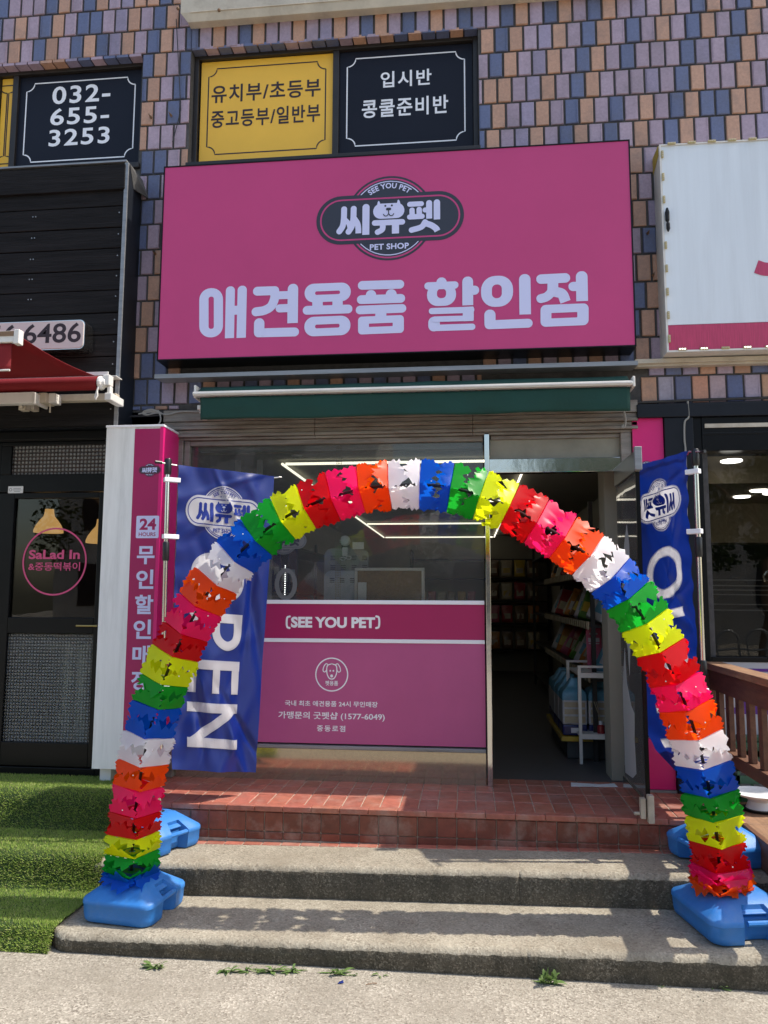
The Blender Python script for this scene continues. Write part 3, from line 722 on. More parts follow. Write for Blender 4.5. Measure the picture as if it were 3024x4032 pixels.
st(B, kb, [(471, 147), (472, 345)], 92, 1, 0); st(B, kb, [(485, 221), (527, 219)], 82, 0, 1)
st(B, kb, [(172, 394), (500, 383)], 55); rg(B, (430, 357, 522, 478, 10)); st(B, kb, [(195, 462), (505, 453)], 49, 1, 0); rg(B, (141, 440, 238, 563, 48)); st(B, kb, [(200, 534), (508, 524)], 56)
rg(B, (583, 98, 851, 357, 116), (674, 170, 757, 285, 38)); st(B, kb, [(949, 128), (953, 421)], 96, 1, 0); st(B, kb, [(657, 425), (658, 500)], 94); st(B, kb, [(652, 508), (976, 495)], 78)
st(B, kb, [(1087, 126), (1287, 116)], 84); st(B, kb, [(1185, 150), (1183, 215)], 90, 0, 0); st(B, kb, [(1183, 200), (1168, 240), (1130, 275), (1085, 289)], 78, 1, 1); st(B, kb, [(1200, 230), (1262, 250), (1291, 315)], 88, 1, 0)
st(B, kb, [(1426, 104), (1430, 309)], 96, 1, 0); st(B, kb, [(1355, 187), (1405, 185)], 80, 1, 0); rg(B, (1081, 335, 1484, 518, 44), (1172, 405, 1389, 450, 3))
ink.build('lettering', m_lilac, lambda x, z, l: (x, SY-.0008-l, z), SG)
ink = Ink(.0003); cx, cz = U(1533.5, 858.5, SY); s = (U(1824, 850, SY)[0]-U(1243, 865, SY)[0])
logo_ink(lambda u, v: (cx+u*s, cz+v*s), ink, 0, 1, 2, 2, 0)
ink.build('emblem', [m_char, m_pink, m_lilac], lambda x, z, l: (x, SY-.0008-l, z), SG)

# ---------------------------------------------------------------- awning, rain strip, cables over the shop
AW = thing('folded_awning', 'folded dark green canvas awning with a white front bar above the pet shop', 'awning', (-.35, -.35, 2.72))
AX0, AX1 = U(790, 1600, -.40)[0], U(2482, 1600, -.40)[0]
b = MB()
def val(u, v):
    x = AX0+(AX1-AX0)*u; return (x, -.405+.006*math.sin(u*31)*v+.010*noise.noise((u*9, v*2, 1))*v+.012*v*v, 2.868-.142*v+.004*math.sin(u*17)*v)
b.grid(val, 120, 8); b.build('valance', m_green, AW, smooth=True, solid=.003)
b = MB(); b.grid(lambda u, v: (AX0-.02+(AX1-AX0+.02)*u, -.395+.17*v, 2.912+.05*math.sin(v*2.6)+.006*noise.noise((u*12, v*4, 2))), 100, 8); b.build('rolled_canvas', m_green, AW, smooth=True, solid=.004)
b = MB(); b.box(AX0-.045, AX1+.012, -.43, -.385, 2.876, 2.903); b.box(AX0-.045, AX1+.012, -.436, -.43, 2.883, 2.896); b.build('front_bar', m_wmetal, AW, bevel=.004)
b = MB(); b.box(AX0-.05, AX0-.035, -.40, -.24, 2.87, 2.955); b.box(AX0-.045, AX0-.01, -.26, YW, 2.76, 2.87); b.box(AX0-.035, AX0+.02, -.37, -.26, 2.80, 2.83); b.build('end_bracket', m_wmetal, AW, bevel=.004)
b = MB(); b.box(AX1+.013, AX1+.028, -.43, -.25, 2.865, 2.93); b.build('end_bracket', m_wmetal, AW, bevel=.004)
b = MB(); b.tube([(AX0-.02, -.30, 2.83), (AX0-.03, -.32, 2.79), (AX0-.005, -.34, 2.775), (AX0+.01, -.32, 2.80)], .006, 6); b.build('crank_eye', m_wmetal, AW)
RS = thing('rain_strip', 'long grey aluminium rain strip between signboard and green awning', 'trim', (-.5, -.3, 3.0))
b = MB(); b.loops([[(x, y, z) for y, z in ((YW, 3.075), (-.345, 3.05), (-.36, 3.045), (-.36, 3.018), (YW, 3.03))] for x in (U(608, 1480, -.36)[0], 1.052)]); b.build('strip', m_alu, RS)
b = MB(); b.box(1.056, 4, -.27, YW, 3.055, 3.082); b.box(1.056, 4, -.25, YW, 3.04, 3.057); tag(b.build('sign_ledge', m_cream), 'narrow cream ledge running under the white lightbox on the right', 'ledge')
def cable(name, pts, r, M, label, sm=True):
    o = MB().tube(catmull(pts, 6) if sm else pts, r, 6).build(name, M, smooth=True); return tag(o, label, 'cable')
cp = lambda l, Y=-.225: [(U(x, y, Y)[0], Y, U(x, y, Y)[1]) for x, y in l]
cable('conduit', cp([(508, 1640), (640, 1634), (790, 1630)]), .008, m_dcable, 'pair of dark conduits under the left bricks beside the coiled cable')
cable('coiled_cable', cp([(545, 1630), (600, 1622), (640, 1630), (600, 1612), (570, 1618), (562, 1628), (575, 1634), (600, 1628), (625, 1618), (600, 1616), (566, 1622), (580, 1632), (620, 1626), (660, 1632), (700, 1622), (740, 1620), (790, 1622)], -.245), .005, m_cable, 'pale cable tied in a small coil left of the green awning')
cable('hanging_cable', cp([(600, 1616), (625, 1625), (633, 1650), (625, 1670), (610, 1682)], -.25), .005, m_cable, 'pale cable end drooping over the top of the white pillar sign')
cable('conduit', cp([(2470, 1588), (2700, 1577), (3024, 1566), (3300, 1555)]), .009, m_dcable, 'upper dark conduit running above the right shop front')
cable('conduit', cp([(2470, 1604), (2700, 1592), (3024, 1582), (3300, 1572)]), .008, m_dcable, 'lower dark conduit running above the right shop front')
cable('down_cable', cp([(2708, 1580), (2712, 1640), (2696, 1662), (2695, 1730), (2700, 1800), (2705, 2100)], -.24), .006, m_cable, 'pale cable dropping down the dark column right of the magenta panel')
cable('looped_cable', cp([(2455, 1612), (2463, 1650), (2460, 1680), (2450, 1682), (2456, 1672)], -.26), .006, m_cable, 'short pale cable hanging off the right end of the shutter box')

# ---------------------------------------------------------------- box sign on the left pillar
PL = thing('pillar_sign', 'tall white and magenta box sign on the left pillar with vertical Korean lettering', 'pillar sign', (-2.1, -.47, Z0))
px0, px1 = -2.295, -1.915; zb, zt = .545, 2.668; xm = -2.105
b = MB(); b.box(px0, xm, -.47, YW, zb, zt); b.box(xm, px1-.022, -.465, YW, zb, zt-.001); b.build('box', m_wht, PL)
face = box(xm, px1-.022, -.4715, -.4655, zb+.002, zt-.012).build('magenta_face', m_pinkd, PL)
b = MB(); b.box(px1-.0215, px1, -.472, YW+.004, zb, zt-.001); b.build('side_face', m_hot, PL)
b = MB(); b.box(px0-.004, px1+.004, -.476, YW, zt, zt+.014); b.build('top_cap', m_white, PL, bevel=.002)
for q in ((px0+.02, px0+.09), (px1-.10, px1-.03)): box(*q, -.40, -.25, Z0-.02, zb-.001).build('foot', m_white, PL)
PF = -.472
def pz(x, y): # crop 5 px
    return U(500+x*220/442, 1800+y*1100/2212, PF)
ink = Ink()
c = pz(181, 102); s = pz(268, 100)[0]-pz(95, 100)[0]
logo_ink(lambda u, v: (c[0]+u*s, c[1]+v*s), ink, 0, 1, 2, 2, 0)
ink.build('emblem', [m_char, m_pinkd, m_lilac], front(-.4718, .0008), PL)
ink = Ink(); x0, z1 = pz(76, 465); x1, z0 = pz(249, 641)
ink.mi = 0; ink.poly(rrect(x0, z0, x1, z1, .008)); ink.mi = 1
h = z1-z0; w_ = x1-x0
ink.textbox('24', x0+w_*.15, z0+h*.37, x1-w_*.12, z1-h*.12, .035); ink.textbox('HOURS', x0+w_*.13, z0+h*.09, x1-w_*.13, z0+h*.26, .015)
ink.build('hours_badge', [m_lilac, m_pinkd], front(-.4718, .0008), PL)
ink = Ink()
for ch, q in zip('무인할인매장', ((82, 705, 216, 848), (76, 890, 208, 1043), (66, 1090, 205, 1243), (55, 1285, 190, 1440), (46, 1490, 180, 1642), (36, 1690, 170, 1846))):
    x0, z1 = pz(q[0], q[1]); x1, z0 = pz(q[2], q[3]); ink.textbox(ch, x0, z0, x1, z1, .028)
ink.build('lettering', m_lilac, front(-.4718, .0008), PL)
# matching panel right of the door
RP = thing('magenta_panel_sign', 'flat magenta panel with shop emblem on the pier behind the right banner', 'panel sign', (1.12, -.21, Z0))
b = MB(); b.box(1.036, 1.222, -.215, YW+.004, .462, 2.715); b.build('panel', m_hot, RP); box(1.032, 1.0355, -.216, -.13, .46, 2.716).build('edge_trim', mat('deep_red_edge', (.16, .012, .03), .5), RP)
b = MB(); b.box(1.032, 1.36, -.224, YW+.003, Z0, .459); b.build('base_strip', m_alu, RP)
for px, py in ((2548, 1842), (2556, 2878)):
    ink = Ink(.0002); c = U(px, py, -.217); logo_ink(lambda u, v: (c[0]+u*.15, c[1]+v*.15), ink, 0, 1, 2, 2, 0)
    ink.build('emblem', [m_char, m_hot, m_lilac], front(-.2152, .0006), RP)

# ---------------------------------------------------------------- neighbour on the left: timber fascia, red awning, black door
TF = thing('timber_fascia', 'black stained timber fascia of the left neighbour shop', 'fascia', (-3.3, -.43, 2.7))
XF = -2.262; YF = -.43
b = MB(); z = 2.69
hs = [.17, .145, .15, .145, .15, .155, .14, .15, .145, .15, .15, .13]
for h in hs:
    z1 = min(z+h, 4.46); b.box(-6, XF, YF+rnd.uniform(-.003, .003), YF+.03, z+.003, z1-.003); z = z1
b.box(-6, XF+.004, YF-.018, YF+.02, 4.30, 4.475)
b.build('plank_cladding', m_blackw, TF, bevel=.004)
b = MB(); b.box(-6, XF, YF+.031, YW, 2.69, 4.49); b.box(XF+.0005, XF+.012, YF+.002, YW, 2.45, 4.485); b.build('side_panel', m_dnavy, TF)
b = MB(); b.box(XF-.002, XF+.022, YF-.012, YF+.0015, 2.44, 4.49); b.build('corner_strip', m_alu, TF); b = MB(); b.box(-6, XF+.012, YF-.02, YW, 4.491, 4.503); b.build('top_flashing', m_alu, TF)
b = MB(); b.add([(XF+.012, YF+.03, 4.50), (XF+.012, YW, 4.50), (-2.20, YW, 4.36), (XF+.012, YF+.10, 4.36)], [(0, 1, 2, 3)]); b.build('mortar_patch', m_grout, TF, solid=.006)
b = MB()
for zz in (2.80, 2.95, 3.10, 3.25, 3.4, 3.56, 3.7, 3.84, 3.99, 4.14):
    for xx in (XF-.03, XF-.62, XF-.64): b.lathe([(.005, -.003), (.004, 0)], (xx, YF-.003, zz), 6, 'y')
o = b.build('nail_head', m_alu, TF); o['kind'] = 'stuff'
NS = thing('number_sign', 'ivory lightbox with rounded corners and black phone digits on the timber fascia', 'sign', (-2.9, -.55, 3.1))
x1, z1 = U(334, 1257, -.56); _, z0 = U(330, 1372, -.56); x0 = -4.2
b = MB(); pr_ = rrect(x0, z0, x1, z1, .035); b.prism(pr_, -.555, YF-.004); b.build('casing', m_chrome, NS)
b = MB(); b.prism(rrect(x0+.006, z0+.006, x1-.006, z1-.006, .032), -.561, -.5551); b.build('face', m_lred, NS)
ink = Ink(); a0, t0 = U(95, 1277, -.562); a1, b0 = U(317, 1347, -.562); ink.textbox('6486', a0, b0, a1, t0, .015); w4 = (a1-a0)
ink.textbox('656', a0-.05-w4*.75, b0, a0-.05, t0, .015); ink.build('lettering', m_ink, front(-.561, .0008), NS)
RA = thing('red_awning', 'red canvas awning of the left shop on white folding arms', 'awning', (-3.0, -.6, 2.75))
xr, zr = U(385, 1498, -.62)
b = MB(); b.tube([(-5, -.60, zr-.012), (xr-.005, -.60, zr-.012)], .043, 18); b.build('roller', m_redc, RA, smooth=True)
xf, zf = U(82, 1318, -1.30)
b = MB()
def can(u, v):
    xe = xr+(xf-xr)*v-.005; return (-5+(xe+5)*u, -.66+(-1.28+.66)*v, zr+.02+(zf-.01-zr-.02)*v-.018*math.sin(math.pi*v))
b.grid(can, 30, 12); b.build('canvas', m_redc, RA, smooth=True, solid=.003)
b = MB(); b.box(-5, xf-.03, -1.315, -1.285, zf-.045, zf+.02); b.box(xf-.0295, xf+.002, -1.32, -1.275, zf-.055, zf+.026); b.build('front_bar', m_wmetal, RA, bevel=.004)
b = MB(); b.box(-5, xf-.03, -1.319, -1.3155, zf-.01, zf+.016); b.build('label_strip', m_brown, RA)
b = MB(); b.grid(lambda u, v: (-5+(xf-.05+5)*u, -1.30-.006*math.sin(u*80)*v, zf-.046-.145*v), 60, 6); b.build('valance', m_redc, RA, smooth=True, solid=.003)
b = MB(); b.tube([(-5, -1.30, zf-.195), (xf-.052, -1.30, zf-.195)], .006, 8); b.build('hem_rod', m_wmetal, RA)
UZ = lambda py, Y, px=300: U(px, py, Y)[1]
UX = lambda px, Y, py=1550: U(px, py, Y)[0]
b = MB(); zc = zr-.012
b.lathe([(.045, 0), (.045, .02), (.03, .03), (.03, .045)], (xr+.002, -.60, zc), 14, 'x'); b.box(xr+.03, xr+.075, -.62, -.56, zc-.02, zc+.05); b.box(xr+.052, xr+.075, -.60, -.56, UZ(1565, -.58), zc-.02); b.box(xr+.042, xr+.088, -.61, -.43, UZ(1580, -.6), UZ(1550, -.6))
b.build('end_bracket', m_wmetal, RA, bevel=.006)
b = MB(); b.tube([(xr+.012, -.63, zc-.03), (xr+.006, -.635, zc-.06), (xr-.006, -.635, zc-.10), (xr+.002, -.64, zc-.112), (xr+.012, -.64, zc-.09), (xr+.006, -.635, zc-.06)], .006, 8); b.build('crank_eye', m_wmetal, RA, smooth=True)
b = MB(); b.box(-5, xr+.06, -.49, YF-.004, UZ(1578, -.49), UZ(1551, -.49)); b.build('torsion_bar', m_cream, RA, bevel=.004)
b = MB(); b.box(-5, UX(147, -.6), -.64, -.585, UZ(1583, -.64), UZ(1538, -.64)); b.box(UX(148, -.6), UX(158, -.6), -.65, -.50, UZ(1586, -.65), UZ(1540, -.65)); b.build('folding_arm', m_wmetal, RA, bevel=.005)
b = MB(); b.box(UX(160, -.57), UX(193, -.57), -.60, -.495, UZ(1582, -.6), UZ(1542, -.6)); b.build('arm_joint', m_cream, RA, bevel=.004)
b = MB(); b.box(UX(196, -.56), UX(222, -.56), -.575, -.495, UZ(1583, -.575), UZ(1545, -.575)); b.build('arm_joint', m_wmetal, RA, bevel=.004)
b = MB(); b.box(UX(112, -.5), UX(136, -.5), -.50, YF-.004, UZ(1609, -.5), UZ(1584, -.5)); b.build('wall_bracket', m_cream, RA, bevel=.004)
b = MB(); b.box(UX(79, -.55), UX(106, -.55), -.56, -.505, UZ(1609, -.56), UZ(1582, -.56)); b.lathe([(.011, -.02), (.011, 0)], (UX(92, -.56), -.56, UZ(1599, -.56)), 10, 'y'); b.build('wall_bracket', m_cream, RA, bevel=.004)
b = MB(); b.tube([(UX(200, -.55), -.55, UZ(1584, -.55)), (UX(200, -.55), -.55, UZ(1622, -.55))], .005, 8); b.build('hook', m_cream, RA)
b = MB(); b.box(-5, xr+.07, -.52, YF-.004, zr+.055, zr+.06); b.box(-5, xr+.03, -.55, -.541, zr+.055, zr+.078); b.build('rain_hood', m_wmetal, RA)
BD = thing('black_shopfront', 'black framed left shop door with a round rose sticker and patterned lower glass', 'shopfront', (-2.7, -.30, Z0))
DY = -.28
def du(x, y): return U(x*440/695, 1700+y*1400/2212, DY)
b = MB(); xl, xrr = du(20, 1000)[0], -2.36
b.box(-5, -2.30, DY-.03, DY+.12, 2.625, 2.72); b.box(-5, -2.32, DY-.05, DY+.02, 2.63, 2.685)
b.box(-5, xl-.0605, DY-.01, DY+.06, Z0, 2.624); b.box(-2.36, -2.30, DY-.02, DY+.08, Z0, 2.624)
zt0 = du(100, 268)[1]; zt1 = du(100, 90)[1]
b.box(xl-.06, -2.36, DY-.012, DY+.06, zt0-.12, zt0); b.box(xl-.06, -2.36, DY-.01, DY+.06, zt1, 2.624); b.box(xl-.06, xl+.01, DY-.011, DY+.06, zt0, zt1)
b.box(xl-.06, -2.36, DY-.02, DY+.05, Z0, Z0+.06)
b.build('frame', m_black, BD, bevel=.004)
zt2 = zt0-.125
D0 = MB(); u0, u1 = du(85, 700)[0], -2.412; v1 = du(350, 415)[1]; v0 = du(350, 1155)[1]; w1 = du(300, 1255)[1]; w0 = du(300, 1930)[1]
D0.box(xl-.055, u0, DY-.018, DY+.03, Z0+.065, zt2); D0.box(u1, -2.362, DY-.018, DY+.03, Z0+.065, zt2); D0.box(u0, u1, DY-.018, DY+.03, v1, zt2); D0.box(u0, u1, DY-.018, DY+.03, w1, v0); D0.box(u0, u1, DY-.018, DY+.03, Z0+.065, w0)
D0 = D0.build('door', m_black, BD, bevel=.005)
box(u0, u1, DY+.004, DY+.010, v0, v1).build('upper_pane', m_bglass, D0); box(u0, u1, DY+.004, DY+.012, w0, w1).build('lower_pane', m_pglass, D0)
box(xl+.011, -2.36, DY+.004, DY+.012, zt0, zt1).build('transom_pane', glass('rosy_patterned_glass', (.42, .30, .29), .08, 1.5, grid=.026, haze=.16), BD)
b = MB(); hx, hz = du(498, 1205); b.tube([(hx, DY-.05, hz), (-2.37, DY-.05, hz)], .006, 8); b.tube([(-2.385, DY-.05, hz), (-2.385, DY-.018, hz)], .007, 8); b.build('handle', mat('brass', (.5, .36, .14), .3, 1), D0)
b = MB(); b.box(xl-.10, xl-.075, DY-.06, DY-.01, du(5, 1150)[1], du(5, 900)[1]); b.build('lock_box', m_black, BD, bevel=.004)
ink = Ink(); c = du(337, 807); rr = du(538, 807)[0]-c[0]
cc = lambda r: [(c[0]+r*math.cos(k*math.pi/32), c[1]+r*math.sin(k*math.pi/32)) for k in range(64)]
ink.ring(cc(rr), cc(rr-.011))
q = du(180, 735); q2 = du(495, 792); ink.textbox('SaLad In', q[0], q2[1], q2[0], q[1], .03)
q = du(177, 812); q2 = du(495, 864); ink.textbox('&중동떡볶이', q[0], q2[1], q2[0], q[1], .012)
ink.build('sticker', m_salad, front(DY+.0035, .0008), D0)
x0, z1 = du(62, 342); x1, z0 = du(153, 384); ink = Ink(); ink.mi = 0; ink.poly(rrect(x0, z0, x1, z1, .004)); ink.mi = 1
for k, (fa, fb) in enumerate(((.35, .85), (.32, .9), (.4, .8))): ink.poly(rrect(x0+(x1-x0)*fa, z0+(z1-z0)*(.62-.2*k), x0+(x1-x0)*fb, z0+(z1-z0)*(.70-.2*k), .001, 2))
ink.ring([(x0+.018+.011*math.cos(k*.4), (z0+z1)/2+.011*math.sin(k*.4)) for k in range(16)], [(x0+.018+.007*math.cos(k*.4), (z0+z1)/2+.007*math.sin(k*.4)) for k in range(16)])
ink.build('notice_plate', [m_paper, m_alu], front(DY-.018, .001), D0)
for px, py, lab in ((301, 520, 'lit warm pendant lamp behind the upper door glass, above the round sticker'), (625, 585, 'lit warm pendant lamp partly cut off by the right edge of the door glass')):
    Yl = .9; x, z = U(px*440/695, 1700+(py+108)*1400/2212, Yl)
    L = thing('pendant_lamp', lab, 'lamp', (x, Yl, z), 'pendant lamps in the left shop')
    b = MB(); s = .115; b.lathe([(s, 0), (s*1.0, .02), (s*.86, .06), (s*.60, .105), (s*.38, .135), (s*.32, .165), (s*.30, .195)], (x, Yl, z), 24); b.build('lamp_shade', m_lamp, L, smooth=True)
    MB().tube([(x, Yl, z+.195), (x, Yl, 2.66)], .003, 6).build('cord', m_dcable, L)
b = MB(); b.box(-3.1, -2.75, 1.9, 2.1, Z0, 1.35); b.box(-3.1, -2.75, 1.88, 1.9, .9, 1.2); tag(b.build('counter', m_dnavy), 'dark counter standing in the unlit left shop', 'counter')
FB = thing('folding_board', 'white framed board standing behind the patterned lower door glass', 'board', (-2.6, .12, Z0))
for qa, qb in ((243, 262), (297, 328)): box(U(qa, 2700, .1)[0], U(qb, 2700, .1)[0], .08, .13, Z0, U(300, 2545, .1)[1]).build('upright', m_white, FB)
box(U(0, 2700, .1)[0], U(330, 2700, .1)[0], .06, .14, U(300, 2543, .1)[1], U(300, 2533, .1)[1]).build('top_board', m_white, FB)
# ---------------------------------------------------------------- neighbour on the right
LB = thing('white_lightbox', 'weathered white lightbox sign with bare LED modules round its edge', 'lightbox', (2.2, -.36, 3.08))
lx, lz1 = U(2606, 566, -.36); _, lz0 = U(2619, 1388, -.36); lz1 -= .005; lx = 1.226
box(lx+.012, 4.2, -.355, -.35, lz0+.175, lz1-.01).build('face', m_lbox, LB)
box(lx+.012, 4.2, -.357, -.351, lz0+.012, lz0+.172).build('lower_band', m_lstrip, LB)
b = MB(); b.box(lx, lx+.012, -.362, YW, lz0, lz1); b.box(lx+.0125, 4.2, -.365, YW, lz0, lz0+.011); b.box(lx+.0125, 4.2, -.362, YW, lz1-.009, lz1); b.build('casing', m_wmetal, LB)
b = MB(); b.add([(lx-.003, -.34, lz1-.06), (lx-.003, YW, lz1-.11), (lx-.003, YW, lz1), (lx-.003, -.34, lz1)], [(0, 1, 2, 3)]); b.build('yellow_tape', mat('yellow_tape', (.5, .36, .04), .6), LB, solid=.002)
ink = Ink(); x, z = U(2985, 1055, -.358)
ink.stroke([(x-.01, z+.01), (x+.05, z-.01), (x+.16, z-.005), (x+.25, z+.05), (x+.27, z+.12)], .085, 0, 0); ink.build('lettering', m_lstrip, front(-.356, .001), LB)
b = MB(); x, z = U(2622, 850, -.37); b.lathe([(.004, -.045), (.013, -.03), (.014, .02), (.006, .05)], (x+.008, -.372, z), 10); b.lathe([(.004, -.04), (.012, -.02), (.012, .01), (.004, .03)], (x+.010, -.374, z-.065), 10); b.build('burnt_connector', m_hole, LB)
def module(x, z, vert, lit):
    b = MB(); h = (.007, .024) if vert else (.024, .007); b.box(x-h[0], x+h[0], -.372, -.3625, z-h[1], z+h[1])
    o = b.build('led_module', m_mod, LB, bevel=.002); d = MB()
    for k in (-1, 0, 1): d.lathe([(.0042, -.004), (.003, -.006)], (x+(0 if vert else k*.014), -.369, z+(k*.014 if vert else 0)), 8, 'y')
    d.build('diode', m_led if lit else m_cream, o)
for k in range(9):
    if k == 3: continue
    module(lx+.016, lz1-.07-k*.150, True, False)
for k in range(9): module(lx+.075+k*.122, lz1-.001, False, False)
for k, l in enumerate((1, 1, 0, 1, 1, 0, 1)): module(lx+.09+k*.127, lz0+.016, False, l)
RF = thing('right_shopfront', 'dark framed glass front of the right neighbour shop', 'shopfront', (2.2, -.22, Z0))
b = MB(); b.box(1.062, 4.5, -.245, YW+.004, 2.715, 2.80); b.box(1.226, 1.40, -.235, YW+.004, Z0, 2.714); b.build('column_cladding', m_dnavy, RF, bevel=.004)
b = MB(); b.box(1.401, 1.452, -.22, -.10, Z0, 2.714); b.box(1.4525, 4.5, -.225, -.10, 2.50, 2.714); b.box(1.453, 4.5, -.228, -.20, 2.60, 2.615); b.box(1.4525, 4.5, -.215, -.10, 1.215, 1.245); b.build('frame', m_black, RF, bevel=.003)
b = MB(); b.box(1.47, 2.2, -.232, -.225, 2.645, 2.67); b.build('door_track', m_cream, RF)
box(1.4525, 4.5, -.16, -.155, 1.246, 2.499).build('window_pane', m_bglass, RF)
rl = box(1.453, 4.5, -.21, -.12, Z0, 1.214).build('lower_panel', m_lpanel, RF)
b = MB(); x, z = U(2915, 2640, -.212); b.prism([(x, z-.012), (x+.006, z+.012), (x+.5, z+.012), (x+.5, z-.006), (x+.03, z-.006)], -.212, -.2105)
x, z = U(2850, 2790, -.212); b.prism([(x-.02, z), (x+.05, z-.006), (x+.06, z-.03), (x+.5, z-.03), (x+.5, z-.0), (x+.2, z+.01), (x+.16, z+.06), (x+.12, z+.06), (x+.11, z+.012)], -.212, -.2105)
b.build('purple_stripe', m_purple, RF)
for k, (px, py, s) in enumerate(((2880, 1818, .055), (2990, 1934, .06), (2921, 1958, .058), (2778, 1885, .03), (3040, 1945, .06))):
    x, y = G(px, py, 2.45); y = min(y, 3.8)
    s *= .62; L = MB().lathe([(s*1.9, .004), (s*1.9, -.004), (s*1.7, -.008)], (x, y, 2.455), 20).build('downlight', m_down)
    tag(L, ('round white ceiling downlight nearest the glass of the right shop', 'round ceiling downlight farthest right behind the right shop glass', 'lowest round ceiling downlight behind the right shop glass', 'small ceiling downlight cut by the left window frame of the right shop', 'ceiling downlight at the very right edge of the photo')[k], 'downlight', 'ceiling downlights in the right shop')
CR = thing('drying_rack', 'dark wire drying rack behind the right shop window', 'rack', (2.0, .25, Z0))
b = MB()
for q in ((2760, 2460, 2880, 2275), (2880, 2275, 2935, 2290), (2935, 2290, 3010, 2420)):
    p0 = U(q[0], q[1], .25); p1 = U(q[2], q[3], .25); b.tube([(p0[0], .25, p0[1]), (p1[0], .25, p1[1])], .010, 8)
b.build('frame', m_rack, CR)
for py in (2283, 2305, 2322, 2340, 2378, 2401):
    p0 = U(2780, py, .22); b = MB(); b.tube([(p0[0], .22, p0[1]), (p0[0]+.65, .22, p0[1]-.005)], .004, 6); b.build('rod', m_alu, CR)
b = MB(); b.tube([(p[0], .2, p[1]) for p in [U(x, y, .2) for x, y in ((3012, 2290), (3006, 2270), (3016, 2252), (3040, 2248), (3060, 2260))]], .012, 8); b.build('handle', m_chrome, CR, smooth=True)
# deck with its railing
DK = thing('timber_deck', 'brown timber deck with slatted railing at the right edge', 'deck', (1.9, -.7, .2))
b = MB()
y = -.24
while y > -1.62:
    b.box(1.425, 3.6, y-.088, y, .405, .437+rnd.uniform(-.001, .001)); y -= .093
b.build('floor_board', m_wood2, DK, bevel=.003, seg=1)
b = MB(); b.box(1.395, 1.424, -1.62, -.24, .30, .442); b.build('fascia_board', m_wood, DK, bevel=.003)
b = MB(); b.box(1.50, 1.53, -1.62, -.24, 0, .30); b.build('skirt', m_black, DK)
XR = 1.43
b = MB(); b.box(XR-.055, XR+.055, -1.62, -.30, 1.185, 1.222); b.build('handrail', m_wood2, DK, bevel=.004)
b = MB(); b.box(XR-.02, XR+.035, -1.62, -.31, 1.065, 1.184); b.build('top_rail', m_wood, DK, bevel=.003)
b = MB(); b.box(XR-.03, XR+.045, -1.62, -.31, .70, .765); b.build('bottom_rail', m_wood, DK, bevel=.003)
k = 0; yy = -.40
while yy > -1.55:
    b = MB(); b.box(XR-.014, XR+.014, yy-.055, yy, .766, 1.0645); b.build('baluster', m_wood, DK, bevel=.002); yy -= .16
b = MB(); b.box(XR-.045, XR+.045, -.30, -.24, .443, 1.184); b.build('post', m_wood, DK, bevel=.004)
BW = thing('pet_bowl_stand', 'white oval bowl stand on the timber deck beside the railing', 'bowl stand', (1.585, -.52, .438))
b = MB(); b.lathe([(.075, .0), (.07, .015), (.055, .05), (.07, .068), (.125, .082), (.142, .096), (.134, .098), (.12, .088), (.05, .08)], (1.585, -.52, .438), 28); o = b.build('bowl', m_paper, BW, smooth=True)
b = MB(); b.lathe([(.09, 0), (.09, .012)], (1.585, -.52, .439), 24); b.build('base', m_black, BW)
GC = thing('green_crate', 'dark green slatted plastic crate behind the deck railing', 'crate', (1.80, -.4, .438))
b = MB(); x0, x1, y0, y1, z0, z1 = 1.53, 2.0, -.355, -.23, .44, .74
for z in (z0, z0+.10, z0+.17, z0+.24, z1-.05): b.box(x0, x1, y0, y0+.012, z, z+.045); b.box(x0, x0+.012, y0, y1, z, z+.045)
for k in range(7): b.box(x0+k*.073, x0+k*.073+.014, y0+.002, y0+.012, z0, z1)
b.build('body', m_crate, GC); b = MB(); b.box(x0-.01, x1+.01, y0-.01, y1, z1, z1+.03); b.box(x0+.03, x1, y0+.02, y1-.02, z1+.0305, z1+.06); b.build('rim', m_crate, GC, bevel=.005)

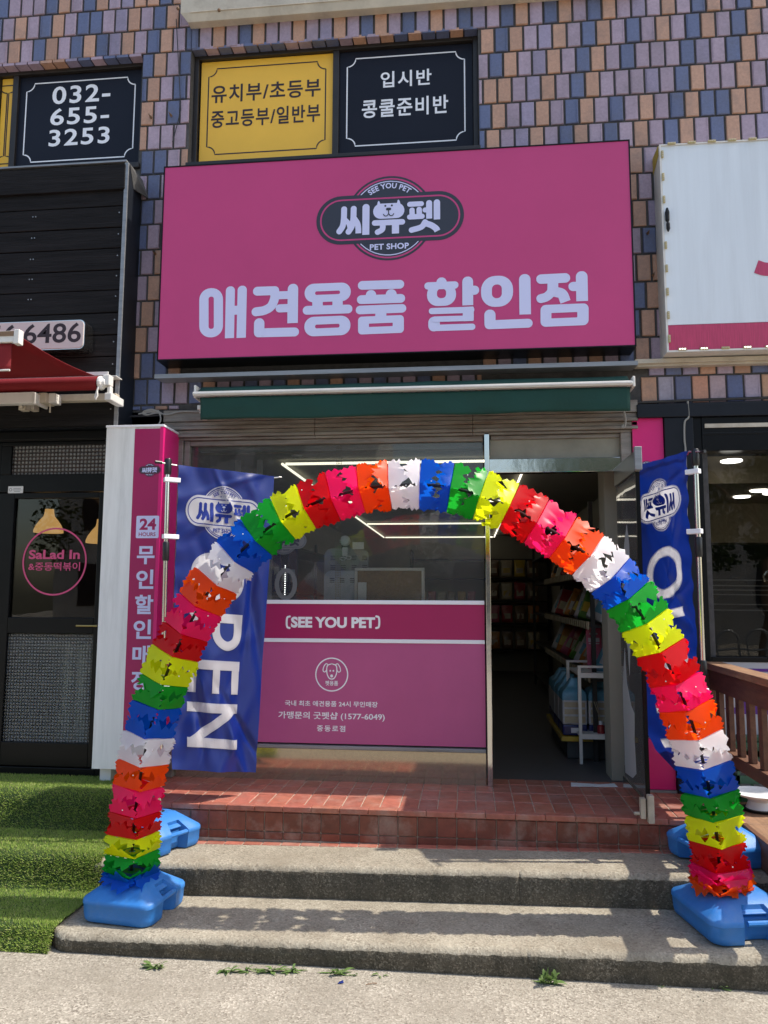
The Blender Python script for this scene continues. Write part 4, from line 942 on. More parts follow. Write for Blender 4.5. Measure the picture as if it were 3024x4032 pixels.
# ================================================================ WEIGHTED BASES, ARCH, BANNERS
def weight_base(name, label, loc, rz, notch, w=.43, d=.42):
    """hollow plastic foot: rounded skirt, sloping lid with a socket, carrying slots with a grip bar"""
    x, y, z = loc; t = thing(name, label, 'weight', loc, 'blue weighted feet under arch and banners')
    def out(s, inset=0, zz=0, nd=0):
        hw, hd = w/2*s-inset, d/2*s-inset; p = rrect(-hw, -hd, hw, hd, .06*s, 5); o = []
        for i, (a, c) in enumerate(p):
            o.append((a, c)); j = p[(i+1) % len(p)]
            if notch and a < 0 and c < 0 and abs(c+hd) < 1e-6 and j[1] == c and nd: # front edge
                for q, e in ((-.055, 0), (-.045, nd), (.045, nd), (.055, 0)): o.append((q, c+e))
        return o
    base = rrect(-w/2, -d/2, w/2, d/2, .055, 5)
    def ringz(s, zz, dn):
        o = []
        for i, (a, c) in enumerate(base):
            o.append((x+a*s, y+c*s, z+zz))
            if i == 17:
                for k in range(1, 12):
                    q = -w/2+.055+(w-.11)*k/12; dep = dn if 4 <= k <= 8 else 0
                    o.append((x+q*s, y+(-d/2+dep)*s, z+zz))
        return o
    nd = .055 if notch else 0
    b = MB()
    b.loops([ringz(.93, 0, nd), ringz(.965, .008, nd), ringz(.985, .03, nd), ringz(1.0, .075, nd), ringz(1.012, .078, nd), ringz(1.012, .092, nd), ringz(.985, .101, nd*1.2), ringz(.66, .142, 0), ringz(.42, .172, 0), ringz(.22, .176, 0)])
    o = b.build('body', m_blue, t, smooth=True)
    b = MB(); b.lathe([(.035, .1715), (.035, .176), (.022, .1762)], loc, 16); b.build('socket', m_hole, t)
    if notch:
        b = MB(); b.tube([(x-.058, y-d/2+.012, z+.086), (x+.058, y-d/2+.012, z+.086)], .012, 8); b.build('grip', m_blue, t, smooth=True)
    b = MB(); b.loops([[(x+s*a, y+d*s2, z+h) for a, s2, h in ((-.10, -.38, .1095), (.10, -.38, .1095), (.075, -.20, .1435), (-.075, -.20, .1435))] for s, d, z in ((1, d, z-.004), (.96, d, z+.0035))]); b.build('lid_panel', m_blue, t, bevel=.003)
    t.rotation_euler = (0, 0, rz); return t
weight_base('water_weight', 'blue weighted base under the left foot of the rainbow arch, beside the turf', (-1.605, -1.36, Z1(-1.6)+.006), R(82), True, .36, .37)
weight_base('water_weight', 'blue weighted base under the right foot of the rainbow arch, with an open grip slot', (1.185, -1.31, Z1(1.12)+.006), R(12), True, .43, .42)
weight_base('water_weight', 'blue weighted base of the left banner, half hidden behind the arch on the upper step', (-1.69, -.90, Z2(-1.7)+.01), R(62), True, .34, .36)
weight_base('water_weight', 'blue weighted base of the right banner, behind the arch beside the deck', (1.235, -.925, Z2(1.2)+.01), R(-70), True, .36, .38)

D = 1659/3024
apx = [(283, 1898), (283, 1840), (290, 1780), (293, 1725), (305, 1670), (315, 1610), (330, 1550), (345, 1490), (365, 1435), (390, 1385), (415, 1335), (445, 1280), (485, 1225), (525, 1180), (577, 1137), (630, 1103), (690, 1080), (748, 1062), (808, 1047), (873, 1043), (940, 1045), (1010, 1055), (1070, 1077), (1130, 1108), (1190, 1142), (1245, 1178), (1300, 1218), (1345, 1265), (1380, 1315), (1415, 1375), (1447, 1437), (1475, 1500), (1497, 1562), (1515, 1625), (1530, 1688), (1540, 1745), (1550, 1800), (1553, 1855), (1558, 1918)]
def arcY(x): return -1.385+.06*(x-283)/1275
raw = [Vector((U(x/D, y/D, arcY(x))[0], arcY(x), U(x/D, y/D, arcY(x))[1])) for x, y in apx]
dense = [Vector(p) for p in []]
def cat3(p, n):
    q = [p[0]*2-p[1]]+p+[p[-1]*2-p[-2]]; o = []
    for i in range(1, len(q)-2):
        for k in range(n):
            t = k/n; a, b_, c, d = q[i-1:i+3]; o.append(.5*((2*b_)+(c-a)*t+(2*a-5*b_+4*c-d)*t*t+(3*b_-a-3*c+d)*t**3))
    return o+[p[-1]]
for it in range(2): raw = [raw[0]]+[(raw[i-1]+raw[i]*2+raw[i+1])/4 for i in range(1, len(raw)-1)]+[raw[-1]]
dense = cat3(raw, 10)
arc_l = [0]
for p, q in zip(dense, dense[1:]): arc_l.append(arc_l[-1]+(q-p).length)
def at(s):
    s = max(0, min(arc_l[-1]-1e-6, s))
    import bisect
    i = bisect.bisect_right(arc_l, s)-1; t = (s-arc_l[i])/(arc_l[i+1]-arc_l[i]); return dense[i].lerp(dense[i+1], t), (dense[min(i+3, len(dense)-1)]-dense[max(i-3, 0)]).normalized()
def near(px, py):
    x, z = U(px/D, py/D, -1.40); return min(range(len(dense)), key=lambda i: (dense[i].x-x)**2+(dense[i].z-z)**2)
# colour boundaries along the arch, read where one sheet folds into the next
bpx = [(283, 1905), (284, 1880), (284, 1843), (287, 1800), (290, 1757), (297, 1700), (305, 1645), (318, 1588), (332, 1522), (345, 1465), (372, 1412), (397, 1362), (428, 1308), (462, 1250), (505, 1205), (548, 1158), (605, 1120), (660, 1090), (718, 1073), (778, 1053), (840, 1045), (906, 1043), (975, 1050), (1040, 1065), (1100, 1092), (1162, 1124), (1218, 1160), (1272, 1198), (1324, 1242), (1362, 1288), (1398, 1345), (1432, 1405), (1463, 1470), (1487, 1532), (1506, 1594), (1523, 1657), (1535, 1718), (1545, 1773), (1552, 1828), (1556, 1880), (1557, 1905), (1558, 1918)]
bs = [arc_l[near(*p)] for p in bpx]; bs[0] = 0; bs[-1] = arc_l[-1]
GC_ = {'white': (.90, .90, .92), 'orange': lin((250, 92, 10)), 'pink': lin((252, 30, 118)), 'red': lin((222, 10, 22)), 'yellow': lin((236, 246, 22)), 'green': lin((28, 178, 52)), 'blue': lin((6, 98, 214))}
GM = {k: mat(k+'_plastic_film', c, .34, spec=.4, trans=.62, var=.03, vscale=9) for k, c in GC_.items()}
order = ['blue', 'green', 'yellow', 'red', 'pink', 'orange', 'white']
ARCH = thing('garland_arch', 'rainbow arch of leaf-cut plastic garland on a black rod standing over the steps', 'arch', (-.25, -1.36, .1))
MB().tube([p+Vector((0, 0, -.12 if i in (0, len(dense)-1) else 0)) for i, p in enumerate(dense)], .0075, 8).build('pole', m_pole, ARCH, smooth=True)
m_rivet = mat('white_rivet', (.8, .8, .8), .3)
def flap(b, P0, eu, ev, en, wd, ln, flare, curl, g):
    """one leaf-cut flap hinged on an edge: eu along the fold, ev away from it, en outward"""
    ph = [g.uniform(0, 6.3) for _ in range(6)]; k1 = g.uniform(2.2, 3.2); k2 = g.uniform(1.8, 2.6); tw = g.uniform(-.10, .10); wv = g.uniform(.0005, .0035); tp = g.uniform(.22, .42); sk = g.uniform(-.16, .16)
    def saw(t): f = t % 1; return f/.62 if f < .62 else (1-f)/.38
    def fn(u, v):
        U_ = 2*u-1
        side = .028*(saw(v*k2+(ph[0] if U_ > 0 else ph[1]))-.4)*min(1, v*4)
        end = .027*saw(u*k1+ph[2])-.013+.016*math.sin(u*5+ph[4])+sk*ln*U_*.5
        l = (ln+end)*v
        x = U_*(wd/2*(1.02-tp*v*v)+side*abs(U_)**1.5)+tw*l*v
        n = math.sin(flare)*l+curl*v*v*ln+wv*math.sin(U_*3+ph[3])*v
        return P0+eu*x+ev*(math.cos(flare)*l)+en*n
    b.grid(fn, 36, 8)
g = random.Random(11)
NS_ = len(bs)-1
for i in range(NS_):
    name = order[i % 7]; M = GM[name]; s0, s1 = bs[i], bs[i+1]; L = s1-s0
    b = MB()
    for end, sgn in ((s0+.0025, 1), (s1-.0025, -1)):
        c, T = at(end); Bv = Vector((0, -1, 0)); N = T.cross(Bv).normalized(); Bv = N.cross(T).normalized()
        vd = CAM-c; vd = (vd-T*vd.dot(T)).normalized(); ang = math.atan2(vd.dot(Bv), vd.dot(N))+R(g.uniform(-9, 9)); dd = .120+g.uniform(-.004, .004)
        cor = [c+(N*math.cos(ang+k*math.pi/2)+Bv*math.sin(ang+k*math.pi/2))*dd for k in range(4)]
        hole = [c+(N*math.cos(ang+k*math.pi/6)+Bv*math.sin(ang+k*math.pi/6))*.016 for k in range(12)]
        sq = [cor[k//3].lerp(cor[(k//3+1) % 4], (k % 3)/3)+T*g.uniform(-.003, .003) for k in range(12)]
        mids = [sq[k].lerp(hole[k], .5)+T*sgn*(-.004) for k in range(12)]
        b.loops([sq, mids, hole], False, False)
        for k in range(4):
            a, e = cor[k], cor[(k+1) % 4]; m_ = (a+e)/2; eu = (e-a).normalized(); en = (m_-c).normalized()
            ln = max(.022, L*g.uniform(.44, .53)) if sgn > 0 else max(.02, L*g.uniform(.36, .45))
            if L < .07: ln = max(ln, .055)
            compress = L < .09
            flap(b, m_, eu, T*sgn, en, (e-a).length, ln, R(g.uniform(0, 13) if sgn > 0 else g.uniform(4, 22))+(R(25) if compress else 0), g.uniform(-.10, .10), g)
    o = b.build('garland_section', M, ARCH, smooth=True)
    b = MB()
    for k in range(1):
        c, T = at(s0+L*.5); a_ = R(g.uniform(-150, -30)); N = T.cross(Vector((0, -1, 0))).normalized()
        p = c+N*math.cos(a_)*.095+Vector((0, 1, 0))*math.sin(a_)*.10+T*g.uniform(-.4, .4)*L
        b.lathe([(.0034, -.0015), (.002, -.003)], p, 8, 'y')
    rv = b.build('rivet', m_rivet, o); rv['kind'] = 'stuff'

def banner(label, pole_px, Yp, cor, free, zbase, seed, flip):
    """banner stand: weighted pole, crossbar, clips and a hanging flag. cor(v)->pole edge point, free(v)->free edge point"""
    g = random.Random(seed)
    top = Vector((U(*pole_px[0], Yp)[0], Yp, U(*pole_px[0], Yp)[1])); bot = Vector((U(*pole_px[1], Yp)[0], Yp, U(*pole_px[1], Yp)[1])); dn = (bot-top).normalized()
    foot = top+dn*((zbase-top.z)/dn.z)
    t = thing('banner_stand', label, 'banner', foot, 'blue OPEN banners on chrome poles')
    P = lambda s: top.lerp(foot, s)
    MB().tube([P(0), P(1)], .0125, 12).build('pole', m_chrome, t, smooth=True)
    for s0, s1, r in ((-.012, .035, .020), (.23, .285, .0185), (.56, .60, .0185)): MB().tube([P(s0), P(s0+.004), P(s1-.004), P(s1)], [r*.8, r, r, r*.85], 12).build('collar', m_pole, t, smooth=True)
    c0, c1 = cor(0), free(0); dv = (c1-c0).normalized(); up = Vector((0, 0, -.012)); bk = Vector((-dv.y, dv.x, 0)); bk = bk*(.016 if bk.dot(CAM-c0) < 0 else -.016)
    b = MB(); b.tube([top-dv*.06+up*.3, c0-dv*.01+up*.5, c0+dv*.02+up+bk, c1-dv*.02+up+bk, c1+dv*.035+up*.3], .005, 8); b.build('crossbar', m_chrome, t)
    MB().tube([top-dv*.075+up*.3, top-dv*.035+up*.3], .009, 8).build('end_cap', m_pole, t)
    MB().tube([c1+dv*.03+up*.3, c1+dv*.05+up*.3], .007, 8).build('end_cap', m_pole, t)
    W = (c1-c0).length; H = (cor(1)-cor(0)).length
    folds = [(g.uniform(.1, .9), g.uniform(0, 1), g.uniform(.05, .16), g.uniform(-.02, .02), g.uniform(-1.3, 1.3)) for _ in range(34)]
    def surf(u, v):
        a, e = cor(v), free(v); p = a.lerp(e, u)
        d = Vector((e.x-a.x, e.y-a.y, 0)).normalized(); n = Vector((d.y, -d.x, 0))
        if n.dot(CAM-p) < 0: n = -n
        w_ = .018*math.sin(u*5.0+v*3+seed)*min(1, v*4)+.012*math.sin(u*11-v*4)*v
        for (fu, fv, r, h, an) in folds:
            x, y = (u-fu), (v-fv)*H/W; q = x*math.cos(an)+y*math.sin(an); s_ = -x*math.sin(an)+y*math.cos(an)
            w_ += h*math.exp(-(q/r)**2*3)*math.exp(-(s_/.5)**2)
        w_ += .006*math.sin(v*70+u*4)*math.exp(-u*9)+.004*math.sin(u*26)*math.exp(-v*22)
        return p+n*w_, n
    NU, NV = 130, 330; white_cells = set()
    def dye(ink, mi):
        for f, q in zip(ink.f, ink.m):
            if q != mi: continue
            P3 = [(ink.v[i][0]/W*NU-.5, -ink.v[i][1]/H*NV-.5) for i in f]; (x0, y0), (x1, y1), (x2, y2) = P3; D = (y1-y2)*(x0-x2)+(x2-x1)*(y0-y2)
            if abs(D) < 1e-9: continue
            for i in range(math.ceil(min(p[0] for p in P3)), math.floor(max(p[0] for p in P3))+1):
                for j in range(math.ceil(min(p[1] for p in P3)), math.floor(max(p[1] for p in P3))+1):
                    a = ((y1-y2)*(i-x2)+(x2-x1)*(j-y2))/D; c = ((y2-y0)*(i-x2)+(x0-x2)*(j-y2))/D
                    if a >= -.01 and c >= -.01 and a+c <= 1.01: white_cells.add((i, j))
    def place(x, y, l):
        p, n = surf(max(0, min(1, x/W)), max(0, min(1, -y/H))); return p+n*(.0022+l)
    FL = None
    ink = Ink(.0004); lw = .78*W; lc = (.475*W, -.148*H)
    logo_ink(lambda a, c: (lc[0]+a*lw, lc[1]+c*lw*1.12), ink, 0, 1, 1, 1, 0)
    ink.refine(.022); keep = []
    for i_, f_ in enumerate(ink.f):     # the disc stops where the pill covers it, so the cloth stays one print thick
        c_ = sum((Vector(ink.v[q]) for q in f_), Vector())/len(f_)
        if c_.z > .0011 or abs((c_.y-lc[1])/(lw*1.12)) > 268/1580 or abs((c_.x-lc[0])/lw) > .45: keep.append(i_)
    ink.f = [ink.f[i_] for i_ in keep]; ink.m = [ink.m[i_] for i_ in keep]; dye(ink, 0); ink.build('emblem', [m_flagw, m_flagb], place, t)
    ink = Ink(.0003)
    def T(v0, v1): return lambda a, h: ((.16+.56*h)*W, -(v0+(v1-v0)*a)*H)
    f = T(.285, .455); n = 48
    ell = lambda ra, rh: [f(.5+ra*math.copysign(abs(math.cos(k*2*math.pi/n))**.8, math.cos(k*2*math.pi/n)), .5+rh*math.copysign(abs(math.sin(k*2*math.pi/n))**.8, math.sin(k*2*math.pi/n))) for k in range(n)]
    for r0, r1 in (((.5, .5), (.40, .43)), ((.40, .43), (.30, .35))): ink.ring(ell(*r0), ell(*r1))
    th = .036*H*.86; kw = dict(curve=False, cross=4, sub=.03)
    f = T(.49, .61); ink.stroke([f(.12, 0), f(.12, 1)], th, 0, 0, **kw)
    ink.stroke([f(.12, .92), f(.55, .92), f(.78, .86), f(.88, .72), f(.78, .58), f(.55, .50), f(.12, .50)], th*.98, 0, 0, curve=True, cross=4, sub=.03)
    f = T(.645, .752); ink.stroke([f(.14, 0), f(.14, 1)], th, 0, 0, **kw)
    for h in (.08, .52, .92): ink.stroke([f(.1, h), f(1, h)], th*.95, 0, 0, **kw)
    f = T(.785, .925); ink.stroke([f(.10, 0), f(.10, 1)], th, 0, 0, **kw); ink.stroke([f(.90, 0), f(.90, 1)], th, 0, 0, **kw); ink.stroke([f(.10, .93), f(.90, .07)], th, 0, 0, **kw)
    ink.refine(.03); dye(ink, 0); ink.build('lettering', m_flagw, place, t)
    b = MB(); b.grid(lambda u, v: surf(u, v)[0], NU, NV)
    for (i, j) in white_cells:
        if not all(q in white_cells for q in ((i-1, j), (i+1, j), (i, j-1), (i, j+1), (i-1, j-1), (i+1, j+1), (i-1, j+1), (i+1, j-1))): continue
        if 0 <= i < NU and 0 <= j < NV: b.m[j*NU+i] = 1
    b.build('flag', [m_flag, m_flagw], t, smooth=True)
    for s in (.05, .215, .64):
        p = P(s); q = surf(0, min(1, max(0, (p.z-cor(0).z)/(cor(1).z-cor(0).z))))[0]
        d = q-p; d.z = 0; l = d.length; d = d.normalized() if l > 1e-4 else Vector((1, 0, 0)); s_ = Vector((-d.y, d.x, 0)); M4 = Matrix((d, s_, Vector((0, 0, 1)))).transposed().to_4x4(); M4.translation = p
        b = MB(); b.box(-.02, l+.012, -.0165, .0165, -.013, .013, M4); b.build('clip', m_white, t, bevel=.003)
    return t
def pt(px, py, Y): x, z = U(px, py, Y); return Vector((x, Y, z))
def lerpl(l, v):
    for (a, p), (c, q) in zip(l, l[1:]):
        if v <= c: return p+(q-p)*((v-a)/(c-a))
    return l[-1][1]
eL = [pt(703, 1830, -.90), pt(676, 3028, -.90)]; fL = [pt(1079, 1875, -.52), pt(1010, 3043, -.60)]
banner('blue OPEN banner with readable emblem, standing in front of the white pillar sign', ((662, 1822), (640, 2700)), -.93, lambda v: eL[0].lerp(eL[1], v), lambda v: fL[0].lerp(fL[1], v), Z2(-1.7)+.15, 3, False)
eR = [pt(2708, 1775, -.94), pt(2752, 3035, -.94)]
fRl = [(0, 2474), (.3, 2478), (.55, 2492), (.72, 2512), (.85, 2545), (.93, 2585), (1.0, 2660)]
def fR(v): return pt(lerpl(fRl, v)+4*math.sin(v*3), 1845+v*1190, -.44-.10*v*v)
banner('blue OPEN banner with mirrored emblem, seen from behind beside the open glass door', ((2738, 1785), (2775, 2800)), -.97, lambda v: eR[0].lerp(eR[1], v), fR, Z2(1.2)+.15, 8, True)

# ================================================================ SMALL THINGS ON THE GROUND
def weed(px, py, s, n, lab, up=.6):
    x, y = G(px, py, 0); y = min(y, -1.60); g = random.Random(int(px)); b = MB()
    for k in range(n):
        a = g.uniform(math.pi, 2*math.pi) if g.random() < .75 else g.uniform(0, math.pi); el = g.uniform(.15, up*1.6); l = s*g.uniform(.4, .95); wd = l*g.uniform(.06, .12)
        d = Vector((math.cos(a)*math.cos(el), math.sin(a)*math.cos(el)*.6, math.sin(el))); sd = d.cross(Vector((0, 0, 1))).normalized()
        o = Vector((x+g.uniform(-.3, .3)*s, y-.012+g.uniform(-.01, .004), .002)); pts = []
        for j in range(8):
            t = j/7; c = o+d*l*t+Vector((0, 0, -l*.45*t*t)); c.z = max(c.z, .003+.002*t); lob = (.55+.45*math.sin(t*19)) if j % 2 else 1
            pts.append((c, wd*math.sin(math.pi*min(1, .12+t*.9))*lob))
        vs = [q for c, w_ in pts for q in (c-sd*w_, c+sd*w_)]; b.add(vs, [(2*j, 2*j+1, 2*j+3, 2*j+2) for j in range(7)])
    o = b.build('weed', m_leaf, smooth=True); tag(o, lab, 'weed', 'weeds along the foot of the lower step')
for a in ((625, 3805, .10, 16, 'straggly weed at the foot of the lower step, nearest the turf'), (900, 3818, .09, 13, 'low weed at the step foot left of the widest rosette'), (985, 3822, .07, 10, 'narrow leaved weed wedged between two rosettes at the step foot'), (1070, 3820, .10, 15, 'wide flat weed rosette at the step foot'), (1150, 3818, .09, 14, 'spiky weed rosette at the step foot right of the widest one'), (1330, 3830, .10, 15, 'broad leaved weed rosette below the centre of the step'), (1400, 3835, .045, 7, 'small weed seedling right of the broad leaved rosette'), (1500, 3835, .055, 6, 'sparse thin weed below the middle of the step foot')): weed(*a)
weed(2165, 3870, .13, 22, 'tallest bushy weed growing against the step on the right', 1.2); weed(2820, 3885, .075, 9, 'small weed at the step foot near the right edge', .8); weed(2590, 3880, .03, 5, 'tiny weed sprout left of the pale stone')
x, y = G(2632, 3865, 0); b = MB(); b.lathe([(.008, 0), (.018, .006), (.017, .02), (.007, .028)], (x, y, 0), 9); tag(b.build('stone', m_paper, smooth=True), 'pale pebble lying at the step foot on the right', 'stone')
x, y = G(1340, 3876, 0); b = MB(); b.add([(x-.012, y, .002), (x+.014, y+.004, .004), (x+.010, y+.012, .012), (x-.006, y+.010, .006)], [(0, 1, 2, 3)]); tag(b.build('plastic_scrap', m_flag, solid=.001), 'small blue plastic scrap on the pavement', 'litter')
for k, (px, py, l) in enumerate(((1440, 3880, .045), (2610, 3885, .02))):
    x, y = G(px, py, 0); b = MB(); b.tube([(x, y, .003), (x+l*.6, y+.012, .005), (x+l, y+.016, .003)], .0015, 5); tag(b.build('dry_twig', m_wood2), ('pale dry grass stalk on the pavement below the step centre', 'short dry twig on the pavement near the pale pebble')[k], 'twig')
b = MB(); b.loops([rr_ for rr_ in [[(x, y, z) for x, y in ((.62, -.14), (.90, -.12), (.895, -.04), (.80, -.075), (.63, -.05))] for z in (Z0+.002, Z0+.006)]]); tag(b.build('floor_sheet', m_paper), 'torn pale sheet lying on the tiles in the doorway', 'sheet')

# ================================================================ INSIDE THE PET SHOP
def led_run(pts, lab):
    L = MB(); b = L
    for p, q in zip(pts, pts[1:]): b.tube([p, q], .010, 8)
    return tag(b.build('led_tube_light', m_tube), lab, 'light', 'LED tube lights on the pet shop ceiling')
CT = CZ-.03
ys = [.32, 2.59, 4.92, 7.2]
for k, y in enumerate(ys): led_run([(-1.31, y, CT), (.40, y, CT)], ('crosswise LED tube nearest the shop window', 'crosswise LED tube second from the shop window', 'crosswise LED tube third from the shop window', 'crosswise LED tube farthest from the shop window')[k])
for x, l in ((-1.335, 'lengthwise LED tube along the left side of the pet shop ceiling'), (.425, 'lengthwise LED tube along the right side of the pet shop ceiling')): led_run([(x, .32, CT), (x, 7.2, CT)], l)
def rack(name, lab, x0, x1, y0, y1, zs, top):
    t = thing(name, lab, 'shelf rack', ((x0+x1)/2, (y0+y1)/2, Z0))
    for z in zs: box(x0, x1, y0, y1, z-.02, z).build('shelf_board', m_rack, t)
    for x in (x0+.001, x1-.031):
        for y in (y0+.001, y1-.031): box(x, x+.03, y, y+.03, Z0, top).build('upright', m_rack, t)
    return t
rack('shelf_rack', 'long dark shelf rack along the right wall of the pet shop', .88, 1.28, .62, 5.6, (.60, 1.02, 1.40, 1.78, 2.10), 2.3)
rack('shelf_rack', 'dark shelf rack against the back wall of the pet shop', -.9, 1.28, 7.05, 7.35, (.8, 1.2, 1.55, 1.9, 2.2), 2.35)
rack('shelf_rack', 'dark shelf rack along the left wall behind the shop window', -1.92, -1.55, .5, 4.5, (.62, 1.15, 1.62, 2.05), 2.25)
PAL = {'white': (.62, .64, .68), 'red': (.38, .03, .04), 'pink': (.55, .12, .20), 'orange': (.55, .22, .04), 'brown': (.16, .085, .04), 'green': (.10, .26, .04), 'sky blue': (.15, .42, .60), 'navy': (.02, .03, .16), 'cream': (.55, .48, .34), 'yellow': (.65, .45, .05), 'peach': (.58, .30, .22), 'black': (.02, .02, .025)}
PM = {k: mat(k.replace(' ', '_')+'_pouch', tuple(v*.72 for v in c), .25, spec=.6, var=.2, vscale=14) for k, c in PAL.items()}
def pouch(name, lab, cat, loc, rz, tilt, w, h, d, col, lcol, group, lean=0):
    x, y, z = loc; t = thing(name, lab, cat, loc, group); g = random.Random(hash(lab) & 0 or int(abs(x*1e4+y*1e3+z*1e2)))
    def ring(zz, sw, sd): return [(x+sw*w/2*math.copysign(abs(math.cos(a))**.5, math.cos(a))+g.uniform(-.003, .003), y+sd*d/2*math.copysign(abs(math.sin(a))**.8, math.sin(a))+g.uniform(-.003, .003), z+zz*h) for a in [2*math.pi*k/16 for k in range(16)]]
    b = MB(); b.loops([ring(0, .94, .55), ring(.04, 1, .9), ring(.2, .98, 1.05), ring(.5, .96, 1), ring(.75, .97, .7), ring(.88, .99, .25), ring(.91, 1, .06), ring(1, 1.0, .05)])
    b.build('pack', PM[col], t, smooth=True)
    lb = MB(); sg = -1
    lb.add([(x-w*.30, y+sg*d*.535, z+h*.22), (x+w*.30, y+sg*d*.535, z+h*.22), (x+w*.30, y+sg*d*.51, z+h*.52), (x-w*.30, y+sg*d*.51, z+h*.52)], [(0, 1, 2, 3)]); lb.build('label', PM[lcol], t)
    t.rotation_euler = (tilt, lean, rz); return t
cols = list(PAL)
ords = ['nearest the door', 'second from the door', 'third from the door', 'fourth from the door', 'fifth from the door', 'sixth from the door', 'seventh from the door', 'eighth from the door', 'ninth from the door', 'tenth from the door']
rnd = random.Random(5)
lev = {1.02: ('lower', ['sky blue', 'white', 'peach', 'orange', 'white', 'green', 'red', 'pink', 'orange', 'white']), 1.40: ('middle', ['white', 'white', 'cream', 'green', 'white', 'brown', 'orange', 'cream', 'red', 'white']), 1.78: ('upper', ['green', 'black', 'brown', 'red', 'white', 'brown', 'black', 'red', 'cream', 'orange'])}
for z, (nm, cl) in lev.items():
    for k, c in enumerate(cl):
        y = .72+k*(.20+.012*k); w_ = .24 if k < 2 else .2
        lc = {'sky blue': 'white', 'white': 'sky blue'}.get(c, rnd.choice(['white', 'cream', 'black', 'yellow']))
        pouch('pet_food_bag', f'{c} pet food bag on the {nm} shelf of the right rack, {ords[k]}', 'bag', (.99+rnd.uniform(-.02, .02), y, z+.004), R(-38+rnd.uniform(-9, 9)), R(-14+rnd.uniform(-6, 6)), w_, .33 if z < 1.3 else .28, .11, c, lc, 'pet food bags on the right rack', R(rnd.uniform(10, 26)))
strip_n = [0]
for z in (1.02, 1.40, 1.78):
    b = MB(); b.box(.868, .879, .70, 3.9, z-.035, z+.022)
    for k in range(26): b.box(.862, .8675, .72+k*.12, .80+k*.12, z-.028, z+.018)
    tag(b.build('price_rail', PM['cream']), {1.02: 'lowest pale price rail on the right rack', 1.40: 'middle pale price rail on the right rack', 1.78: 'highest pale price rail on the right rack'}[z], 'price rail', 'price rails on the right rack')
def padpack(k, x, y):
    lab = ('big blue pad pack at the front corner of the right rack', 'blue pad pack standing right of the corner one, behind the white stand', 'blue pad pack with a yellow front panel, nearest the jamb', 'blue pad pack behind the corner one along the aisle', 'third blue pad pack along the aisle', 'blue pad pack farthest along the aisle')[k]
    z = .612; w_, d, h = .175, .24, .36; t = thing('pad_pack', lab, 'pack', (x, y, z), 'blue pad packs on the rack floor'); b = MB(); g = random.Random(k)
    b.box(x-w_/2, x+w_/2, y-d/2, y+d/2, z, z+.075); b.build('base_band', PM['navy'], t, bevel=.012)
    b = MB(); b.box(x-w_/2, x+w_/2, y-d/2, y+d/2, z+.0755, z+.26); b.build('white_body', PM['white'], t, bevel=.01)
    b = MB(); q = lambda s, zz, o=0: [(x+s*a+o, y+s2*c, z+zz) for a, c, s2 in ((-w_/2, -d/2, s), (w_/2, -d/2, s), (w_/2, d/2, s), (-w_/2, d/2, s))]
    b.loops([q(1.002, .24), q(1.002, .285), q(.9, .31), q(.55, .335), q(.35, .40, .02)]); b.build('top_wrap', PM['sky blue'], t, bevel=.008, smooth=True)
    b = MB()
    for zz, hh in (((.20, .035), (.15, .035), (.09, .045)) if k != 2 else ((.085, .165),)): b.box(x-w_*.42, x+w_*.42, y-d/2-.003, y-d/2-.0005, z+zz, z+zz+hh)
    b.build('info_panel', PM['yellow'] if k == 2 else PM['cream'], t); box(x-.03, x+.03, y-d/2-.003, y-d/2-.0005, z+.02, z+.055).build('barcode_label', m_paper, t)
for k, (x, y) in enumerate(((.76, .80), (.945, .80), (1.13, .78), (.76, 1.07), (.76, 1.34), (.77, 1.61))): padpack(k, x, y)
b = MB(); b.box(.66, 1.28, .66, 1.75, .575, .608); b.build('ledge', PM['yellow']); tag(bpy.data.objects['ledge'], 'yellow edged ledge beneath the blue pad packs', 'ledge')
tag(box(.70, 1.28, .70, 1.75, Z0, .574).build('plinth', mat('grey_green_plinth', (.05, .06, .065), .6), bevel=.01), 'dark plinth under the yellow ledge', 'plinth')
kk = 0
for r_, (z, nm) in enumerate(((1.92, 'top'), (1.57, 'second'), (1.22, 'third'), (.82, 'bottom'))):
    for c in range(4):
        x = .40+c*.2; col = (['brown', 'cream', 'yellow', 'brown'], ['brown', 'cream', 'red', 'brown'], ['pink', 'red', 'brown', 'orange'], ['orange', 'brown', 'brown', 'cream'])[r_][c]
        pouch('treat_pouch', f'{col} treat pouch on the {nm} row of the back rack, {("leftmost in the doorway", "second from left", "third from left", "rightmost")[c]}', 'pouch', (x, 7.0, z), 0, 0, .17, .26, .04, col, 'cream' if col != 'cream' else 'yellow', 'treat pouches on the back rack')
for k in range(7):
    x = -.74+k*.105; c = ['yellow', 'cream', 'pink', 'cream', 'brown', 'yellow', 'pink'][k]; z = 1.563
    pouch('treat_jar_bag', f'{c} treat bag {["first", "second", "third", "fourth", "fifth", "sixth", "seventh"][k]} from left on the island shelf behind the window', 'bag', (x+.15, 3.2, 1.47), 0, 0, .085, .19, .05, c, 'white', 'small bags behind the window')
tag(box(-.65, .02, 3.1, 3.4, Z0, 1.468).build('island_shelf', m_rack), 'dark island shelf carrying small treat bags', 'shelf')
for k, (y, c, z) in enumerate(((.75, 'navy', 1.63), (1.0, 'navy', 1.63), (1.3, 'black', 1.63), (1.6, 'brown', 1.63), (.95, 'red', 1.16), (1.3, 'navy', 1.16), (1.75, 'orange', 1.16))):
    pouch('hanging_bag', f'{c} bag on the {"upper" if z > 1.3 else "lower"} shelf of the left rack, {ords[k % 4]}', 'bag', (-1.58, y, z+.004), R(35), R(-8), .2, .38, .08, c, 'white', 'bags on the left rack')
